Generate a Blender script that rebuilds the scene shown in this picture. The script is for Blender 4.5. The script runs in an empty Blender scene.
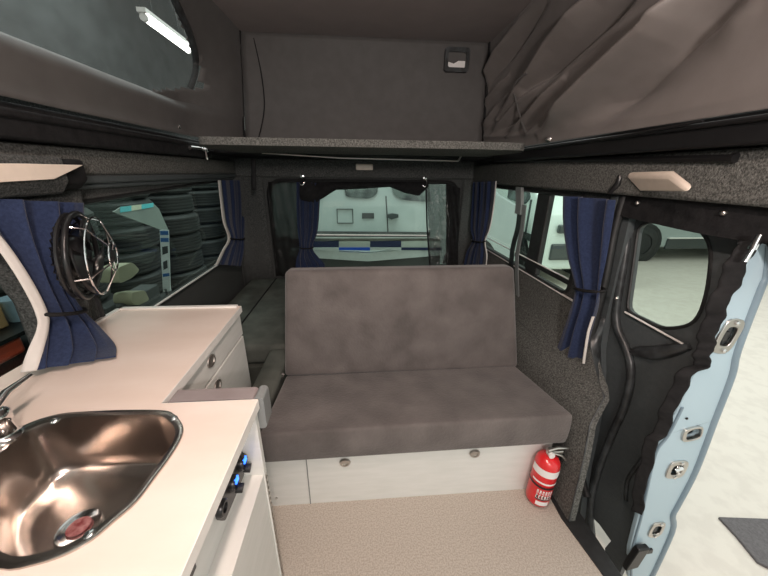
import bpy, math, random
import numpy as np
from mathutils import Vector, Matrix
from mathutils.geometry import tessellate_polygon
random.seed(4)
S = bpy.context.scene
COL = S.collection
PI = math.pi

# ------------------------------------------------------------------ camera
F = 312.0; CX, CY, H = 384.0, 288.0, 1.40
_D = Vector((-26, -116, F)).normalized()
_n = Vector((1, 0.0125, 0)).cross(_D).normalized()
if _n.y < 0: _n = -_n
_X = _n.cross(_D).normalized()
if _X.x < 0: _X = -_X
# rows: camera axes (right, down, forward) in world coordinates (X right, Y to the rear of the van, Z up)
AR = Vector((_X.x, _D.x, -_n.x)); AD = Vector((_X.y, _D.y, -_n.y)); AF = Vector((_X.z, _D.z, -_n.z))
CAM = Vector((0, 0, H))
cd = bpy.data.cameras.new('camera'); cam = bpy.data.objects.new('camera', cd); COL.objects.link(cam)
cd.sensor_width = 36; cd.lens = F / 768 * 36; cd.clip_start = 0.02; cd.clip_end = 100
M3 = Matrix((AR, -AD, -AF)).transposed()
cam.matrix_world = Matrix.Translation(CAM) @ M3.to_4x4()
S.camera = cam

def ray(u, v): return AR * (u - CX) + AD * (v - CY) + AF * F
def at(u, v, ax, val):
    r = ray(u, v); i = 'xyz'.index(ax)
    return CAM + r * ((val - CAM[i]) / r[i])

# ------------------------------------------------------------------ world, lights, exposure
S.view_settings.view_transform = 'Standard'
S.view_settings.look = 'None'
S.view_settings.gamma = 1.0
S.view_settings.use_curve_mapping = False
S.view_settings.exposure = 0.42
W = bpy.data.worlds.new('showroom_light'); S.world = W; W.use_nodes = True
W.node_tree.nodes['Background'].inputs[0].default_value = (0.95, 1.0, 0.95, 1)
W.node_tree.nodes['Background'].inputs[1].default_value = 0.75

def area(name, loc, size, energy, color, rot=(0, 0, 0)):
    l = bpy.data.lights.new(name, 'AREA'); l.shape = 'RECTANGLE'; l.size, l.size_y = size
    l.energy = energy; l.color = color
    o = bpy.data.objects.new(name, l); COL.objects.link(o); o.location = loc; o.rotation_euler = rot
    return o
WARM = (1.0, 0.77, 0.66)
area('van_ceiling_light', (0.0, 0.15, 2.17), (0.10, 0.9), 16, WARM)
area('added_tent_fill', (0.30, -0.80, 1.70), (0.2, 0.15), 24, (1.0, 0.86, 0.80), (math.radians(112), 0, 0))  # unseen fill lamp, added to brighten the ceiling lining and tent folds
area('showroom_light_right', (4.6, 2.2, 4.2), (3.0, 3.0), 60, (0.98, 1.0, 0.95))
area('showroom_light_left', (-3.0, 4.0, 4.2), (1.0, 3.0), 60, (0.9, 1.0, 0.97))
area('showroom_light_rear', (0.5, 4.3, 4.0), (3.0, 0.6), 90, (0.88, 1.0, 0.96))

# ------------------------------------------------------------------ materials
def mat(name, col, rough=0.6, metal=0.0, col2=None, scale=30.0, bump=0.0, bscale=None, detail=4.0, ramp=(0.35, 0.65),
        emis=0.0, spec=0.5, coat=0.0, sheen=0.0, stretch=None):
    m = bpy.data.materials.new(name); m.use_nodes = True
    nt = m.node_tree; b = nt.nodes['Principled BSDF']
    b.inputs['Base Color'].default_value = (*col, 1); b.inputs['Roughness'].default_value = rough
    b.inputs['Metallic'].default_value = metal; b.inputs['Specular IOR Level'].default_value = spec
    b.inputs['Coat Weight'].default_value = coat; b.inputs['Sheen Weight'].default_value = sheen
    tc = nt.nodes.new('ShaderNodeTexCoord'); mp = nt.nodes.new('ShaderNodeMapping')
    nt.links.new(tc.outputs['Object'], mp.inputs[0])
    if stretch: mp.inputs['Scale'].default_value = stretch
    n = nt.nodes.new('ShaderNodeTexNoise'); n.inputs['Scale'].default_value = scale; n.inputs['Detail'].default_value = detail
    nt.links.new(mp.outputs[0], n.inputs[0])
    if col2 is None: col2 = tuple(min(1, c * 1.06 + .002) for c in col)
    r = nt.nodes.new('ShaderNodeValToRGB')
    r.color_ramp.elements[0].position = ramp[0]; r.color_ramp.elements[1].position = ramp[1]
    r.color_ramp.elements[0].color = (*col, 1); r.color_ramp.elements[1].color = (*col2, 1)
    nt.links.new(n.outputs[0], r.inputs[0]); nt.links.new(r.outputs[0], b.inputs['Base Color'])
    if bump:
        n2 = n
        if bscale:
            n2 = nt.nodes.new('ShaderNodeTexNoise'); n2.inputs['Scale'].default_value = bscale; n2.inputs['Detail'].default_value = 5
            nt.links.new(mp.outputs[0], n2.inputs[0])
        bp = nt.nodes.new('ShaderNodeBump'); bp.inputs['Strength'].default_value = bump; bp.inputs['Distance'].default_value = 0.01
        nt.links.new(n2.outputs[0], bp.inputs['Height']); nt.links.new(bp.outputs[0], b.inputs['Normal'])
    if emis:
        b.inputs['Emission Color'].default_value = (*col, 1); b.inputs['Emission Strength'].default_value = emis
    return m

def clear(name, tint, gloss=0.08, rough=0.02, bump=0.0, bscale=8.0, haze=0.0, hazecol=(.5, .5, .5)):
    m = bpy.data.materials.new(name); m.use_nodes = True; nt = m.node_tree; nt.nodes.clear()
    out = nt.nodes.new('ShaderNodeOutputMaterial'); t = nt.nodes.new('ShaderNodeBsdfTransparent')
    g = nt.nodes.new('ShaderNodeBsdfGlossy'); mx = nt.nodes.new('ShaderNodeMixShader'); fr = nt.nodes.new('ShaderNodeLayerWeight'); fr.inputs[0].default_value = .5; pw = nt.nodes.new('ShaderNodeMath'); pw.operation = 'POWER'; pw.inputs[1].default_value = 4.0; ml = nt.nodes.new('ShaderNodeMath'); ml.operation = 'MULTIPLY'; ml.inputs[1].default_value = .35
    t.inputs[0].default_value = (*tint, 1); g.inputs['Roughness'].default_value = rough
    ad = nt.nodes.new('ShaderNodeMath'); ad.operation = 'ADD'; ad.inputs[1].default_value = gloss
    nt.links.new(fr.outputs['Facing'], pw.inputs[0]); nt.links.new(pw.outputs[0], ml.inputs[0]); nt.links.new(ml.outputs[0], ad.inputs[0]); nt.links.new(ad.outputs[0], mx.inputs[0])
    nt.links.new(t.outputs[0], mx.inputs[1]); nt.links.new(g.outputs[0], mx.inputs[2])
    last = mx
    if haze:
        d = nt.nodes.new('ShaderNodeBsdfDiffuse'); d.inputs[0].default_value = (*hazecol, 1)
        m2 = nt.nodes.new('ShaderNodeMixShader'); m2.inputs[0].default_value = haze
        nt.links.new(mx.outputs[0], m2.inputs[1]); nt.links.new(d.outputs[0], m2.inputs[2]); last = m2
    if bump:
        tc = nt.nodes.new('ShaderNodeTexCoord'); n = nt.nodes.new('ShaderNodeTexNoise'); n.inputs['Scale'].default_value = bscale
        bp = nt.nodes.new('ShaderNodeBump'); bp.inputs['Strength'].default_value = bump; bp.inputs['Distance'].default_value = .03
        nt.links.new(tc.outputs['Object'], n.inputs[0]); nt.links.new(n.outputs[0], bp.inputs['Height'])
        nt.links.new(bp.outputs[0], g.inputs['Normal']); nt.links.new(bp.outputs[0], fr.inputs['Normal'])
    nt.links.new(last.outputs[0], out.inputs[0])
    return m

M = dict(
    carpet=mat('charcoal_carpet', (.040, .043, .043), .95, 0, (.120, .125, .122), 160, .5, 220, ramp=(.35, .7), spec=.15),
    carpet_lt=mat('grey_carpet', (.058, .060, .056), .95, 0, (.18, .182, .172), 150, .5, 220, ramp=(.35, .7), spec=.15),
    pillar=mat('dark_trim', (.066, .077, .081), .38, 0, (.076, .087, .091), 60, .1, 120, spec=.35),
    black=mat('black_fabric', (.009, .009, .010), .8, 0, (.016, .016, .017), 30, .25, 60, spec=.25),
    black_gl=mat('black_vinyl', (.055, .063, .067), .34, 0, (.02, .021, .022), 20, .15, 16, spec=.5),
    black_metal=mat('black_aluminium', (.014, .014, .015), .35, .3, None, 20, 0, spec=.5),
    tent=mat('tent_fabric', (.078, .074, .072), .62, 0, (.088, .084, .082), 14, .10, 500, spec=.35, sheen=.1),
    tent_side=mat('tent_side_fabric', (.15, .135, .128), .42, 0, (.165, .15, .143), 14, .10, 500, spec=.4, sheen=.1),
    roof=mat('roof_lining', (.25, .225, .222), .6, 0, (.275, .245, .242), 6, .04, 300, spec=.25),
    suede=mat('brown_grey_suede', (.090, .080, .077), .92, 0, (.148, .132, .127), 7, .3, 90, detail=9, ramp=(.32, .72), spec=.15, sheen=.25),
    suede_dk=mat('dark_seat_board', (.066, .072, .064), .85, 0, (.105, .112, .10), 8, .1, 200, spec=.2),
    counter=mat('pale_laminate', (.75, .635, .56), .28, 0, (.81, .705, .635), 3.0, 0, stretch=(1, 2.5, 1), spec=.5, detail=7),
    white=mat('white_board', (.66, .67, .64), .38, 0, (.71, .715, .69), 7, 0, stretch=(1, 1, 6), spec=.4),
    edge=mat('white_edging', (.80, .79, .76), .35, 0),
    vinyl=mat('speckled_vinyl_floor', (.37, .33, .285), .5, 0, (.50, .45, .395), 170, .05, None, ramp=(.38, .62), spec=.35),
    steel=mat('brushed_steel', (.46, .41, .375), .24, 1, (.52, .47, .43), 5, .03, 40),
    chrome=mat('chrome', (.8, .8, .8), .12, 1, (.85, .85, .85), 10),
    satin=mat('satin_nickel', (.55, .53, .50), .28, 1, (.62, .6, .57), 20),
    navy=mat('navy_cotton', (.017, .027, .066), .85, 0, (.025, .039, .090), 120, .25, 400, spec=.15, sheen=.2),
    lining=mat('white_blockout_lining', (.62, .60, .57), .8, 0),
    red=mat('red_paint', (.62, .012, .018), .28, 0, (.66, .02, .025), 8, coat=.4),
    label=mat('white_label', (.75, .73, .72), .5, 0),
    labelbk=mat('label_black_print', (.04, .05, .045), .5, 0),
    brass=mat('brass', (.5, .38, .18), .35, 1),
    mauve=mat('mauve_grey_laminate', (.235, .20, .20), .5, 0, (.27, .235, .235), 12),
    greyedge=mat('grey_plastic_edge', (.20, .215, .215), .35, 0, None, 10),
    lamp=mat('cream_lamp_plastic', (.72, .63, .54), .4, 0),
    plastic=mat('black_plastic', (.012, .012, .013), .3, 0),
    rubber=mat('black_rubber', (.013, .0135, .014), .55, 0, (.02, .021, .022), 40, .1, 80),
    tyre=mat('tyre_rubber', (.016, .017, .017), .6, 0, (.028, .029, .029), 40, .1, 60),
    blue_led=mat('blue_led', (.03, .16, 1.0), .4, emis=2.5),
    led=mat('bright_strip_glow', (1.0, .97, .92), .5, emis=7.0),
    paint=mat('pale_blue_paint', (.42, .56, .64), .32, 0, (.44, .58, .66), 4, coat=.3),
    paint_dk=mat('blue_grey_paint_flange', (.19, .27, .33), .35, 0, (.21, .29, .35), 4, coat=.3),
    vanwhite=mat('white_car_paint', (.66, .74, .69), .3, 0, None, 3, coat=.3),
    vangrey=mat('silver_green_car_paint', (.34, .40, .39), .3, 0, (.40, .46, .45), 2, coat=.4),
    cardark=mat('dark_car_paint', (.04, .05, .05), .3, .1, None, 3, coat=.4),
    darkglass=mat('dark_car_glass', (.03, .04, .04), .08, 0, (.12, .15, .14), 3, spec=.8, ramp=(.45, .6)),
    concrete=mat('pale_showroom_floor', (.66, .605, .545), .6, 0, (.71, .655, .59), 11, .6, 6, detail=10, ramp=(.4, .55), spec=.3),
    wallg=mat('pale_showroom_wall', (.50, .56, .52), .8, 0, None, 2),
    walld=mat('dark_showroom_wall', (.045, .05, .05), .8, 0, (.07, .075, .075), 3),
    cloth_blue=mat('blue_sheet', (.03, .07, .38), .7, 0, None, 8, .2),
    royal=mat('royal_blue_paint', (.02, .10, .62), .4),
    navyp=mat('navy_paint', (.02, .03, .09), .4),
    olive=mat('khaki_plastic', (.34, .34, .23), .6, 0, (.40, .40, .28), 8),
    teal=mat('teal_print', (.10, .52, .56), .5), cream=mat('cream_print', (.60, .62, .46), .5),
    posterblue=mat('poster_blue', (.02, .10, .28), .5), posterwhite=mat('poster_white', (.55, .62, .62), .5),
    cardboard=mat('cardboard', (.45, .28, .13), .8), matgrey=mat('grey_floor_mat', (.11, .10, .105), .9, 0, (.15, .14, .145), 100, .3, 200),
    orange=mat('red_orange_plastic', (.75, .12, .06), .5),
    sheetg=mat('grey_green_sheet', (.20, .235, .21), .7, 0, None, 5),
    darkred=mat('dark_red_label', (.22, .03, .035), .5, 0, (.5, .25, .25), 60),
    floorled=mat('sensor_white', (.7, .7, .7), .4),
    glass=clear('window_glass', (.91, .97, .94), .02),
    glass_door=clear('smoked_door_glass', (.80, .85, .82), .03),
    glass_dk=clear('tinted_window_glass', (.86, .92, .90), .03),
    vinylclear=clear('clear_vinyl', (.80, .83, .83), .06, .16, bump=.8, bscale=5, haze=.14, hazecol=(.30, .31, .31)),
    vinylflap=clear('crinkled_vinyl', (.5, .52, .52), .18, .12, bump=1.0, bscale=22, haze=.5, hazecol=(.06, .06, .06)),
    mesh=clear('black_insect_mesh', (.28, .29, .29), .03, .3, bump=1.0, bscale=9, haze=.78, hazecol=(.02, .02, .02)),
)

# ------------------------------------------------------------------ mesh helpers
def wloc(p):
    v = Vector((0, 0, 0))
    while p is not None: v += p.location; p = p.parent
    return v

class MB:
    def __init__(s): s.v = []; s.f = []; s.mi = []; s.cur = 0
    def add(s, vs, fs):
        o = len(s.v); s.v += [tuple(v) for v in vs]
        for f in fs: s.f.append(tuple(i + o for i in f)); s.mi.append(s.cur)
        return s
    def use(s, i): s.cur = i; return s
    def hexa(s, p):  # 8 corners: bottom 0-3, top 4-7
        return s.add(p, [(3, 2, 1, 0), (4, 5, 6, 7), (0, 1, 5, 4), (1, 2, 6, 5), (2, 3, 7, 6), (3, 0, 4, 7)])
    def box(s, x0, x1, y0, y1, z0, z1):
        return s.hexa([(x0, y0, z0), (x1, y0, z0), (x1, y1, z0), (x0, y1, z0), (x0, y0, z1), (x1, y0, z1), (x1, y1, z1), (x0, y1, z1)])
    def tube(s, pts, r, n=8, closed=False):
        pts = [Vector(p) for p in pts]; N = len(pts)
        rs = r if isinstance(r, (list, tuple)) else [r] * N
        prev = None; vs = []
        for i, p in enumerate(pts):
            a = pts[(i - 1) % N] if (i > 0 or closed) else p
            b = pts[(i + 1) % N] if (i < N - 1 or closed) else p
            t = (b - a).normalized()
            if prev is None:
                up = Vector((0, 0, 1)) if abs(t.z) < .9 else Vector((1, 0, 0))
                prev = t.cross(up).normalized()
            u = (prev - t * prev.dot(t)).normalized(); w = t.cross(u); prev = u
            for k in range(n):
                an = 2 * PI * k / n; vs.append(p + (u * math.cos(an) + w * math.sin(an)) * rs[i])
        fs = []
        for i in range(N if closed else N - 1):
            for k in range(n):
                a = i * n + k; b = i * n + (k + 1) % n; c = ((i + 1) % N) * n + (k + 1) % n; d = ((i + 1) % N) * n + k
                fs.append((a, b, c, d))
        if not closed: fs += [tuple(range(n - 1, -1, -1)), tuple((N - 1) * n + k for k in range(n))]
        return s.add(vs, fs)
    def lathe(s, prof, c, axis=(0, 0, 1), n=28, closed=False, sx=1.0, ref=None):  # prof: (radius, height)
        ax = Vector(axis).normalized(); up = Vector(ref) if ref else (Vector((0, 0, 1)) if abs(ax.z) < .9 else Vector((1, 0, 0)))
        u = up.cross(ax).normalized(); w = ax.cross(u); c = Vector(c); vs = []
        for (r, h) in prof:
            for k in range(n):
                an = 2 * PI * k / n; vs.append(c + ax * h + (u * math.cos(an) * sx + w * math.sin(an)) * r)
        fs = []; m = len(prof)
        for i in range(m if closed else m - 1):
            j = (i + 1) % m
            for k in range(n): fs.append((i * n + k, i * n + (k + 1) % n, j * n + (k + 1) % n, j * n + k))
        if not closed: fs += [tuple(range(n - 1, -1, -1)), tuple((m - 1) * n + k for k in range(n))]
        return s.add(vs, fs)
    def panel(s, loops, fn, w0, w1):  # loops of 2D points (outer, holes...), fn(u, v, w) -> point
        L = [[Vector((p[0], p[1], 0)) for p in lp] for lp in loops]
        tris = tessellate_polygon(L); flat = [p for lp in L for p in lp]; n = len(flat)
        vs = [fn(p.x, p.y, w0) for p in flat] + [fn(p.x, p.y, w1) for p in flat]
        fs = [tuple(t) for t in tris] + [tuple(i + n for i in reversed(t)) for t in tris]
        o = 0
        for lp in L:
            m = len(lp)
            for i in range(m): j = (i + 1) % m; fs.append((o + i, o + j, o + j + n, o + i + n))
            o += m
        return s.add(vs, fs)
    def grid(s, fn, nu, nv, th=None, closed_u=False):  # fn(u, v) in 0..1 ; th = offset vector or None
        P = [[Vector(fn(i / nu, j / nv)) for j in range(nv + 1)] for i in range(nu + 1)]
        vs = [p for r in P for p in r]; m = nv + 1
        fs = [(i * m + j, (i + 1) * m + j, (i + 1) * m + j + 1, i * m + j + 1) for i in range(nu) for j in range(nv)]
        if th is not None:
            th = Vector(th); n = len(vs); vs = vs + [p + th for p in vs]
            fs += [tuple(k + n for k in reversed(f)) for f in fs]
            b = [(i, 0) for i in range(nu)] + [(nu, j) for j in range(nv)] + [(i, nv) for i in range(nu, 0, -1)] + [(0, j) for j in range(nv, 0, -1)]
            ids = [i * m + j for i, j in b]
            for q in range(len(ids)):
                a, c = ids[q], ids[(q + 1) % len(ids)]; fs.append((c, a, a + n, c + n))
        return s.add(vs, fs)
    def build(s, name, m, parent=None, smooth=False, bevel=0, seg=2, sub=0, solid=0, angle=35):
        me = bpy.data.meshes.new(name); me.from_pydata(s.v, [], s.f)
        ms = m if isinstance(m, (list, tuple)) else [m]
        for q in ms: me.materials.append(M[q] if isinstance(q, str) else q)
        if len(ms) > 1: me.polygons.foreach_set('material_index', s.mi)
        import bmesh
        b = bmesh.new(); b.from_mesh(me); bmesh.ops.recalc_face_normals(b, faces=b.faces); b.to_mesh(me); b.free()
        o = bpy.data.objects.new(name, me); COL.objects.link(o)
        if parent is not None: o.parent = parent; o.location = -wloc(parent)
        if solid:
            d = o.modifiers.new('s', 'SOLIDIFY'); d.thickness = solid; d.offset = 0
        if bevel:
            d = o.modifiers.new('b', 'BEVEL'); d.width = bevel; d.segments = seg; d.limit_method = 'ANGLE'; d.angle_limit = math.radians(angle)
        if sub:
            d = o.modifiers.new('u', 'SUBSURF'); d.levels = sub; d.render_levels = sub
        if smooth or bevel or sub:
            for p in me.polygons: p.use_smooth = True
            if not sub and not smooth:
                d = o.modifiers.new('w', 'WEIGHTED_NORMAL'); d.keep_sharp = True
                me.set_sharp_from_angle(angle=math.radians(40))
            elif smooth and not sub: me.set_sharp_from_angle(angle=math.radians(50))
        return o

def tag(o, label, cat, group=None, kind=None):
    if label: o['label'] = label
    if cat: o['category'] = cat
    if group: o['group'] = group
    if kind: o['kind'] = kind
    return o
def thing(name, loc, label, cat, group=None):
    o = bpy.data.objects.new(name, None); COL.objects.link(o); o.location = loc; o.empty_display_size = .1
    return tag(o, label, cat, group)
def struct(o): o['kind'] = 'structure'; return o
def copy_tree(o, parent=None):
    c = o.copy(); COL.objects.link(c); c.parent = parent
    for ch in o.children: copy_tree(ch, c)
    return c
def rrect(x0, x1, y0, y1, r, n=5):
    P = []
    for cx, cy, a in ((x1 - r, y0 + r, -90), (x1 - r, y1 - r, 0), (x0 + r, y1 - r, 90), (x0 + r, y0 + r, 180)):
        for k in range(n + 1):
            t = math.radians(a + 90 * k / n); P.append((cx + r * math.cos(t), cy + r * math.sin(t)))
    return P
def rpoly(pts, r, n=4):
    P = []; N = len(pts)
    for i in range(N):
        p = Vector(pts[i]); a = (Vector(pts[i - 1]) - p); b = (Vector(pts[(i + 1) % N]) - p)
        ra = min(r, a.length * .45); rb = min(r, b.length * .45)
        A = p + a.normalized() * ra; B = p + b.normalized() * rb
        for k in range(n + 1):
            t = k / n; P.append(tuple(A * (1 - t) ** 2 + p * 2 * t * (1 - t) + B * t * t))
    return P
def smoothpts(pts, n=6, closed=False):
    pts = [Vector(p) for p in pts]; N = len(pts); out = []
    for i in range(N if closed else N - 1):
        p0 = pts[(i - 1) % N] if (closed or i > 0) else pts[i]
        p1 = pts[i]; p2 = pts[(i + 1) % N]; p3 = pts[(i + 2) % N] if (closed or i < N - 2) else p2
        for k in range(n):
            t = k / n
            out.append(.5 * ((2 * p1) + (p2 - p0) * t + (2 * p0 - 5 * p1 + 4 * p2 - p3) * t * t + (3 * p1 - p0 - 3 * p2 + p3) * t ** 3))
    if not closed: out.append(pts[-1])
    return out
def interp(t, tab):
    for (a, va), (b, vb) in zip(tab, tab[1:]):
        if t <= b:
            k = 0 if b == a else max(0, (t - a) / (b - a)); return va + (vb - va) * k
    return tab[-1][1]
YZ = lambda sgn: (lambda u, v, w: (w, u, v))
fYZ = lambda u, v, w: (w, u, v)
fXZ = lambda u, v, w: (u, w, v)
fXY = lambda u, v, w: (u, v, w)
XL, XR, YB = -1.10, 1.10, 3.0

# ================================================================== SHOWROOM (outside the van)
struct(MB().box(-8, 14, -5, 14, -.45, -.40).build('floor', 'concrete'))
struct(MB().box(-8, -7.8, -5, 14, -.4, 4.5).build('wall_left', 'walld'))
struct(MB().box(-8, 14, 11, 11.2, -.4, 4.5).build('wall_back', 'wallg'))
struct(MB().box(11, 11.2, -5, 11, -.4, 4.5).build('wall_right', 'wallg'))
struct(MB().box(-3.75, -3.65, -2, 10.5, -.4, 7).build('wall_tyre_bay', 'walld'))

# ================================================================== VAN SHELL
struct(MB().panel([[(-1.1, -1), (.90, -1), (.90, .60), (.86, .85), (.86, 1.2), (1.05, 1.3), (1.05, 3.0), (-1.1, 3.0)]], fXY, -.03, 0).build('floor_van', 'vinyl'))
# left side wall with two window openings
lwin = rpoly([(1.30, .70), (2.90, .70), (2.90, 1.33), (1.30, 1.27)], .07)
lwin2 = rpoly([(-.30, .70), (1.045, .70), (1.05, 1.0), (.98, 1.12), (.82, 1.21), (-.30, 1.24)], .08)
struct(MB().panel([[(-1, -.03), (3.04, -.03), (3.04, 1.62), (-1, 1.62)], lwin, lwin2], fYZ, XL, XL - .045).build('wall_left_van', 'carpet'))
w = struct(MB().panel([rpoly([(1.28, .68), (2.92, .68), (2.92, 1.35), (1.28, 1.29)], .07)], fYZ, XL - .030, XL - .036).build('window_1', 'glass_dk'))
w2 = struct(MB().panel([rpoly([(-.32, .68), (1.07, .68), (1.07, 1.32), (-.32, 1.26)], .08)], fYZ, XL - .030, XL - .036).build('window_2', 'glass_dk'))
def ring(loop, fn, w, r, name, m, parent=None):
    return MB().tube([fn(p[0], p[1], w) for p in loop], r, 6, True).build(name, m, parent, smooth=True)
struct(ring(lwin, fYZ, XL + .0, .010, 'trim_1', 'rubber')); struct(ring(lwin2, fYZ, XL, .010, 'trim_2', 'rubber'))
struct(MB().tube([(XL + .004, 1.34, .712), (XL + .004, 2.88, .712)], .0055, 6).build('trim_sill_left', 'edge'))
struct(MB().box(XL + .0, XL + .05, -.9, 2.95, 1.345, 1.375).box(XL, XL + .035, -.9, 2.95, 1.325, 1.345).build('trim_curtain_rail_left', 'pillar', bevel=.006))
# carpeted pillar between the two left windows
struct(MB().panel([[(.985, .80), (1.175, .80), (1.225, 1.0), (1.33, 1.33), (.80, 1.33), (.84, 1.24), (.96, 1.12), (.992, 1.0)]], fYZ, -1.10, -1.035).build('trim_pillar_left', 'carpet', bevel=.02))
# left D-pillar corner
struct(MB().grid(lambda u, v: (interp(u, [(0, -1.10), (.3, -1.085), (.6, -1.02), (1, -.84)]), interp(u, [(0, 2.90), (.3, 2.94), (.6, 2.975), (1, 2.985)]), .3 + 1.2 * v), 12, 4).build('trim_corner_left', 'carpet', smooth=True, solid=.01))
struct(MB().grid(lambda u, v: (interp(u, [(0, 1.10), (.3, 1.09), (.6, 1.06), (1, .97)]), interp(u, [(0, 2.93), (.3, 2.95), (.6, 2.975), (1, 2.985)]), .3 + 1.2 * v), 12, 4).build('trim_corner_right', 'carpet', smooth=True, solid=.01))
# right side wall behind the door opening
rwin = rpoly([(1.46, .795), (2.93, .795), (2.93, 1.30), (1.46, 1.30)], .07)
struct(MB().panel([[(1.30, .77), (3.04, .77), (3.04, 1.62), (-1, 1.62), (-1, 1.32), (1.30, 1.32)], rwin], fYZ, XR, XR + .045).build('wall_right_van', 'carpet'))
struct(MB().panel([rpoly([(1.44, .78), (2.95, .78), (2.95, 1.32), (1.44, 1.32)], .07)], fYZ, XR + .030, XR + .036).build('window_3', 'glass'))
struct(ring(rwin, fYZ, XR, .011, 'trim_3', 'rubber'))
struct(MB().box(XR + .005, XR + .04, 1.80, 1.93, .80, 1.30).box(XR + .006, XR + .03, 1.47, 2.1, .845, .875).build('trim_window_divider', 'rubber', bevel=.006))
struct(MB().tube([(XR - .006, 1.30, .79), (XR - .006, 2.95, .79)], .006, 6).tube([(XR + .004, 1.47, .88), (XR + .004, 2.9, .88)], .004, 6).build('trim_sill_right', 'edge'))
# curved lower lining
ltab = [(0, .875), (.3, .90), (.43, .945), (.53, 1.02), (.62, 1.065), (.78, 1.10)]
ytab = [(0, .84), (.3, .885), (.43, .95), (.53, .995), (.56, 1.07), (.64, 1.2), (.78, 1.29)]
def lin(u, v):
    z = .785 * v; y0 = interp(z, ytab); y = y0 + (3.0 - y0) * u
    return (interp(z, ltab), y, z)
struct(MB().grid(lin, 24, 26, (.03, 0, 0)).build('wall_right_lining', 'carpet_lt', smooth=True))
struct(MB().tube([Vector(lin(u / 20, .66)) + Vector((-.002, 0, 0)) for u in range(5, 21)], .002, 5).build('trim_lining_seam', 'carpet', smooth=True))
# rear wall and rear window
ro = rrect(-.80, .93, .42, 1.32, .12)
struct(MB().panel([[(-1.1, -.03), (1.1, -.03), (1.1, 1.62), (-1.1, 1.62)], ro], fXZ, YB, YB + .06).build('wall_back_van', 'carpet'))
struct(MB().panel([rrect(-.83, .96, .39, 1.35, .12)], fXZ, YB + .065, YB + .071).build('window_4', 'glass'))
struct(ring(ro, fXZ, YB - .006, .022, 'trim_4', 'rubber'))
# carpeted rail and black roof frame
struct(MB().box(-1.1, -1.055, -.9, 2.97, 1.375, 1.475).build('trim_rail_left', 'carpet_lt', bevel=.012))
struct(MB().box(1.055, 1.1, -.9, 2.97, 1.325, 1.475).build('trim_rail_right', 'carpet_lt', bevel=.012))
struct(MB().box(-1.05, 1.05, 2.94, 2.985, 1.35, 1.5).build('trim_header', 'carpet', bevel=.012))
struct(MB().box(-1.1, -1.0, -.9, 2.42, 1.478, 1.578).box(-1.1, -.985, -.9, 2.42, 1.535, 1.56).build('trim_roof_frame_left', 'black', bevel=.008))
struct(MB().box(1.0, 1.1, -.9, 2.42, 1.478, 1.56).box(.985, 1.1, -.9, 2.42, 1.53, 1.545).build('trim_roof_frame_right', 'black_metal', bevel=.008))
struct(MB().box(-1.1, 1.1, 2.42, 3.05, 1.51, 1.60).build('ceiling_rear', 'black', bevel=.01))
struct(MB().box(-.80, .97, -.95, 2.56, 2.232, 2.275).build('ceiling', 'roof'))
# silver line of the roof frame on the right
struct(MB().tube([at(600, 140, 'x', .982), at(703, 121, 'x', .982)], .004, 6).tube([at(515, 161, 'x', 1.045), at(732, 158, 'x', 1.045)], .011, 6).tube([at(732, 158, 'x', 1.045), at(736, 158, 'x', 1.045)], .014, 8).build('trim_roof_channel', 'black_metal'))

# floor edge and black step in the doorway
struct(MB().panel([[(.89, -1), (.955, -1), (.955, .6), (.95, 1.06), (.865, 1.06), (.855, .86), (.89, .62)]], fXY, -.05, .006).build('trim_step', 'rubber', bevel=.006))

# ================================================================== POP-TOP TENT
tent = thing('pop_top_tent', (0, 2.5, 1.6), 'grey fabric pop-top tent walls rising above the roof opening', 'tent')
zt = 2.24
# plan of the lower edge: rear corners cut
def rear_panel(u, v):
    x0 = -.74 + .91 * 0; xt = -.735 + (.905 + .735) * u; xb = -.79 + (.93 + .79) * u
    z = 1.585 + (zt - 1.585) * v
    x = xb + (xt - xb) * v
    y = 2.50 + .02 * math.sin(PI * u) * math.sin(PI * v) + .006 * math.sin(9 * u + 5 * v) * math.sin(PI * v)
    return (x, y, z)
MB().grid(rear_panel, 40, 20).build('rear_wall', 'tent', tent, smooth=True, solid=.004)
# left side: fabric with window opening, bulging lower roll
def lprof(z):
    return interp(z, [(1.585, -.972), (1.62, -.982), (1.67, -.972), (1.715, -.962), (1.742, -.978), (1.76, -1.015), (1.84, -1.0), (2.0, -.90), (2.12, -.82), (2.24, -.74)])
def left_pt(y, z, off=0):
    k = max(0, min(1, (y - 2.05) / .45)); k = k * k * (3 - 2 * k)
    xe = -.79 + (.055) * (z - 1.585) / .655
    return Vector((lprof(z) * (1 - k) + xe * k + off, y, z))
def left_win(y):  # lower and upper edges of the window opening along y
    return 1.80, 2.16
LW_Y = 2.08
def left_side(y0, y1, z0, z1, nu, nv, name, m, off=0, wr=0.0):
    def f(u, v):
        y = y0 + (y1 - y0) * u; z = z0 + (z1 - z0) * v
        p = left_pt(y, z, off); p.x += wr * math.sin(7 * y + 9 * z) * math.sin(13 * y - 4 * z)
        return p
    return MB().grid(f, nu, nv).build(name, m, tent, smooth=True, solid=.004)
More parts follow.
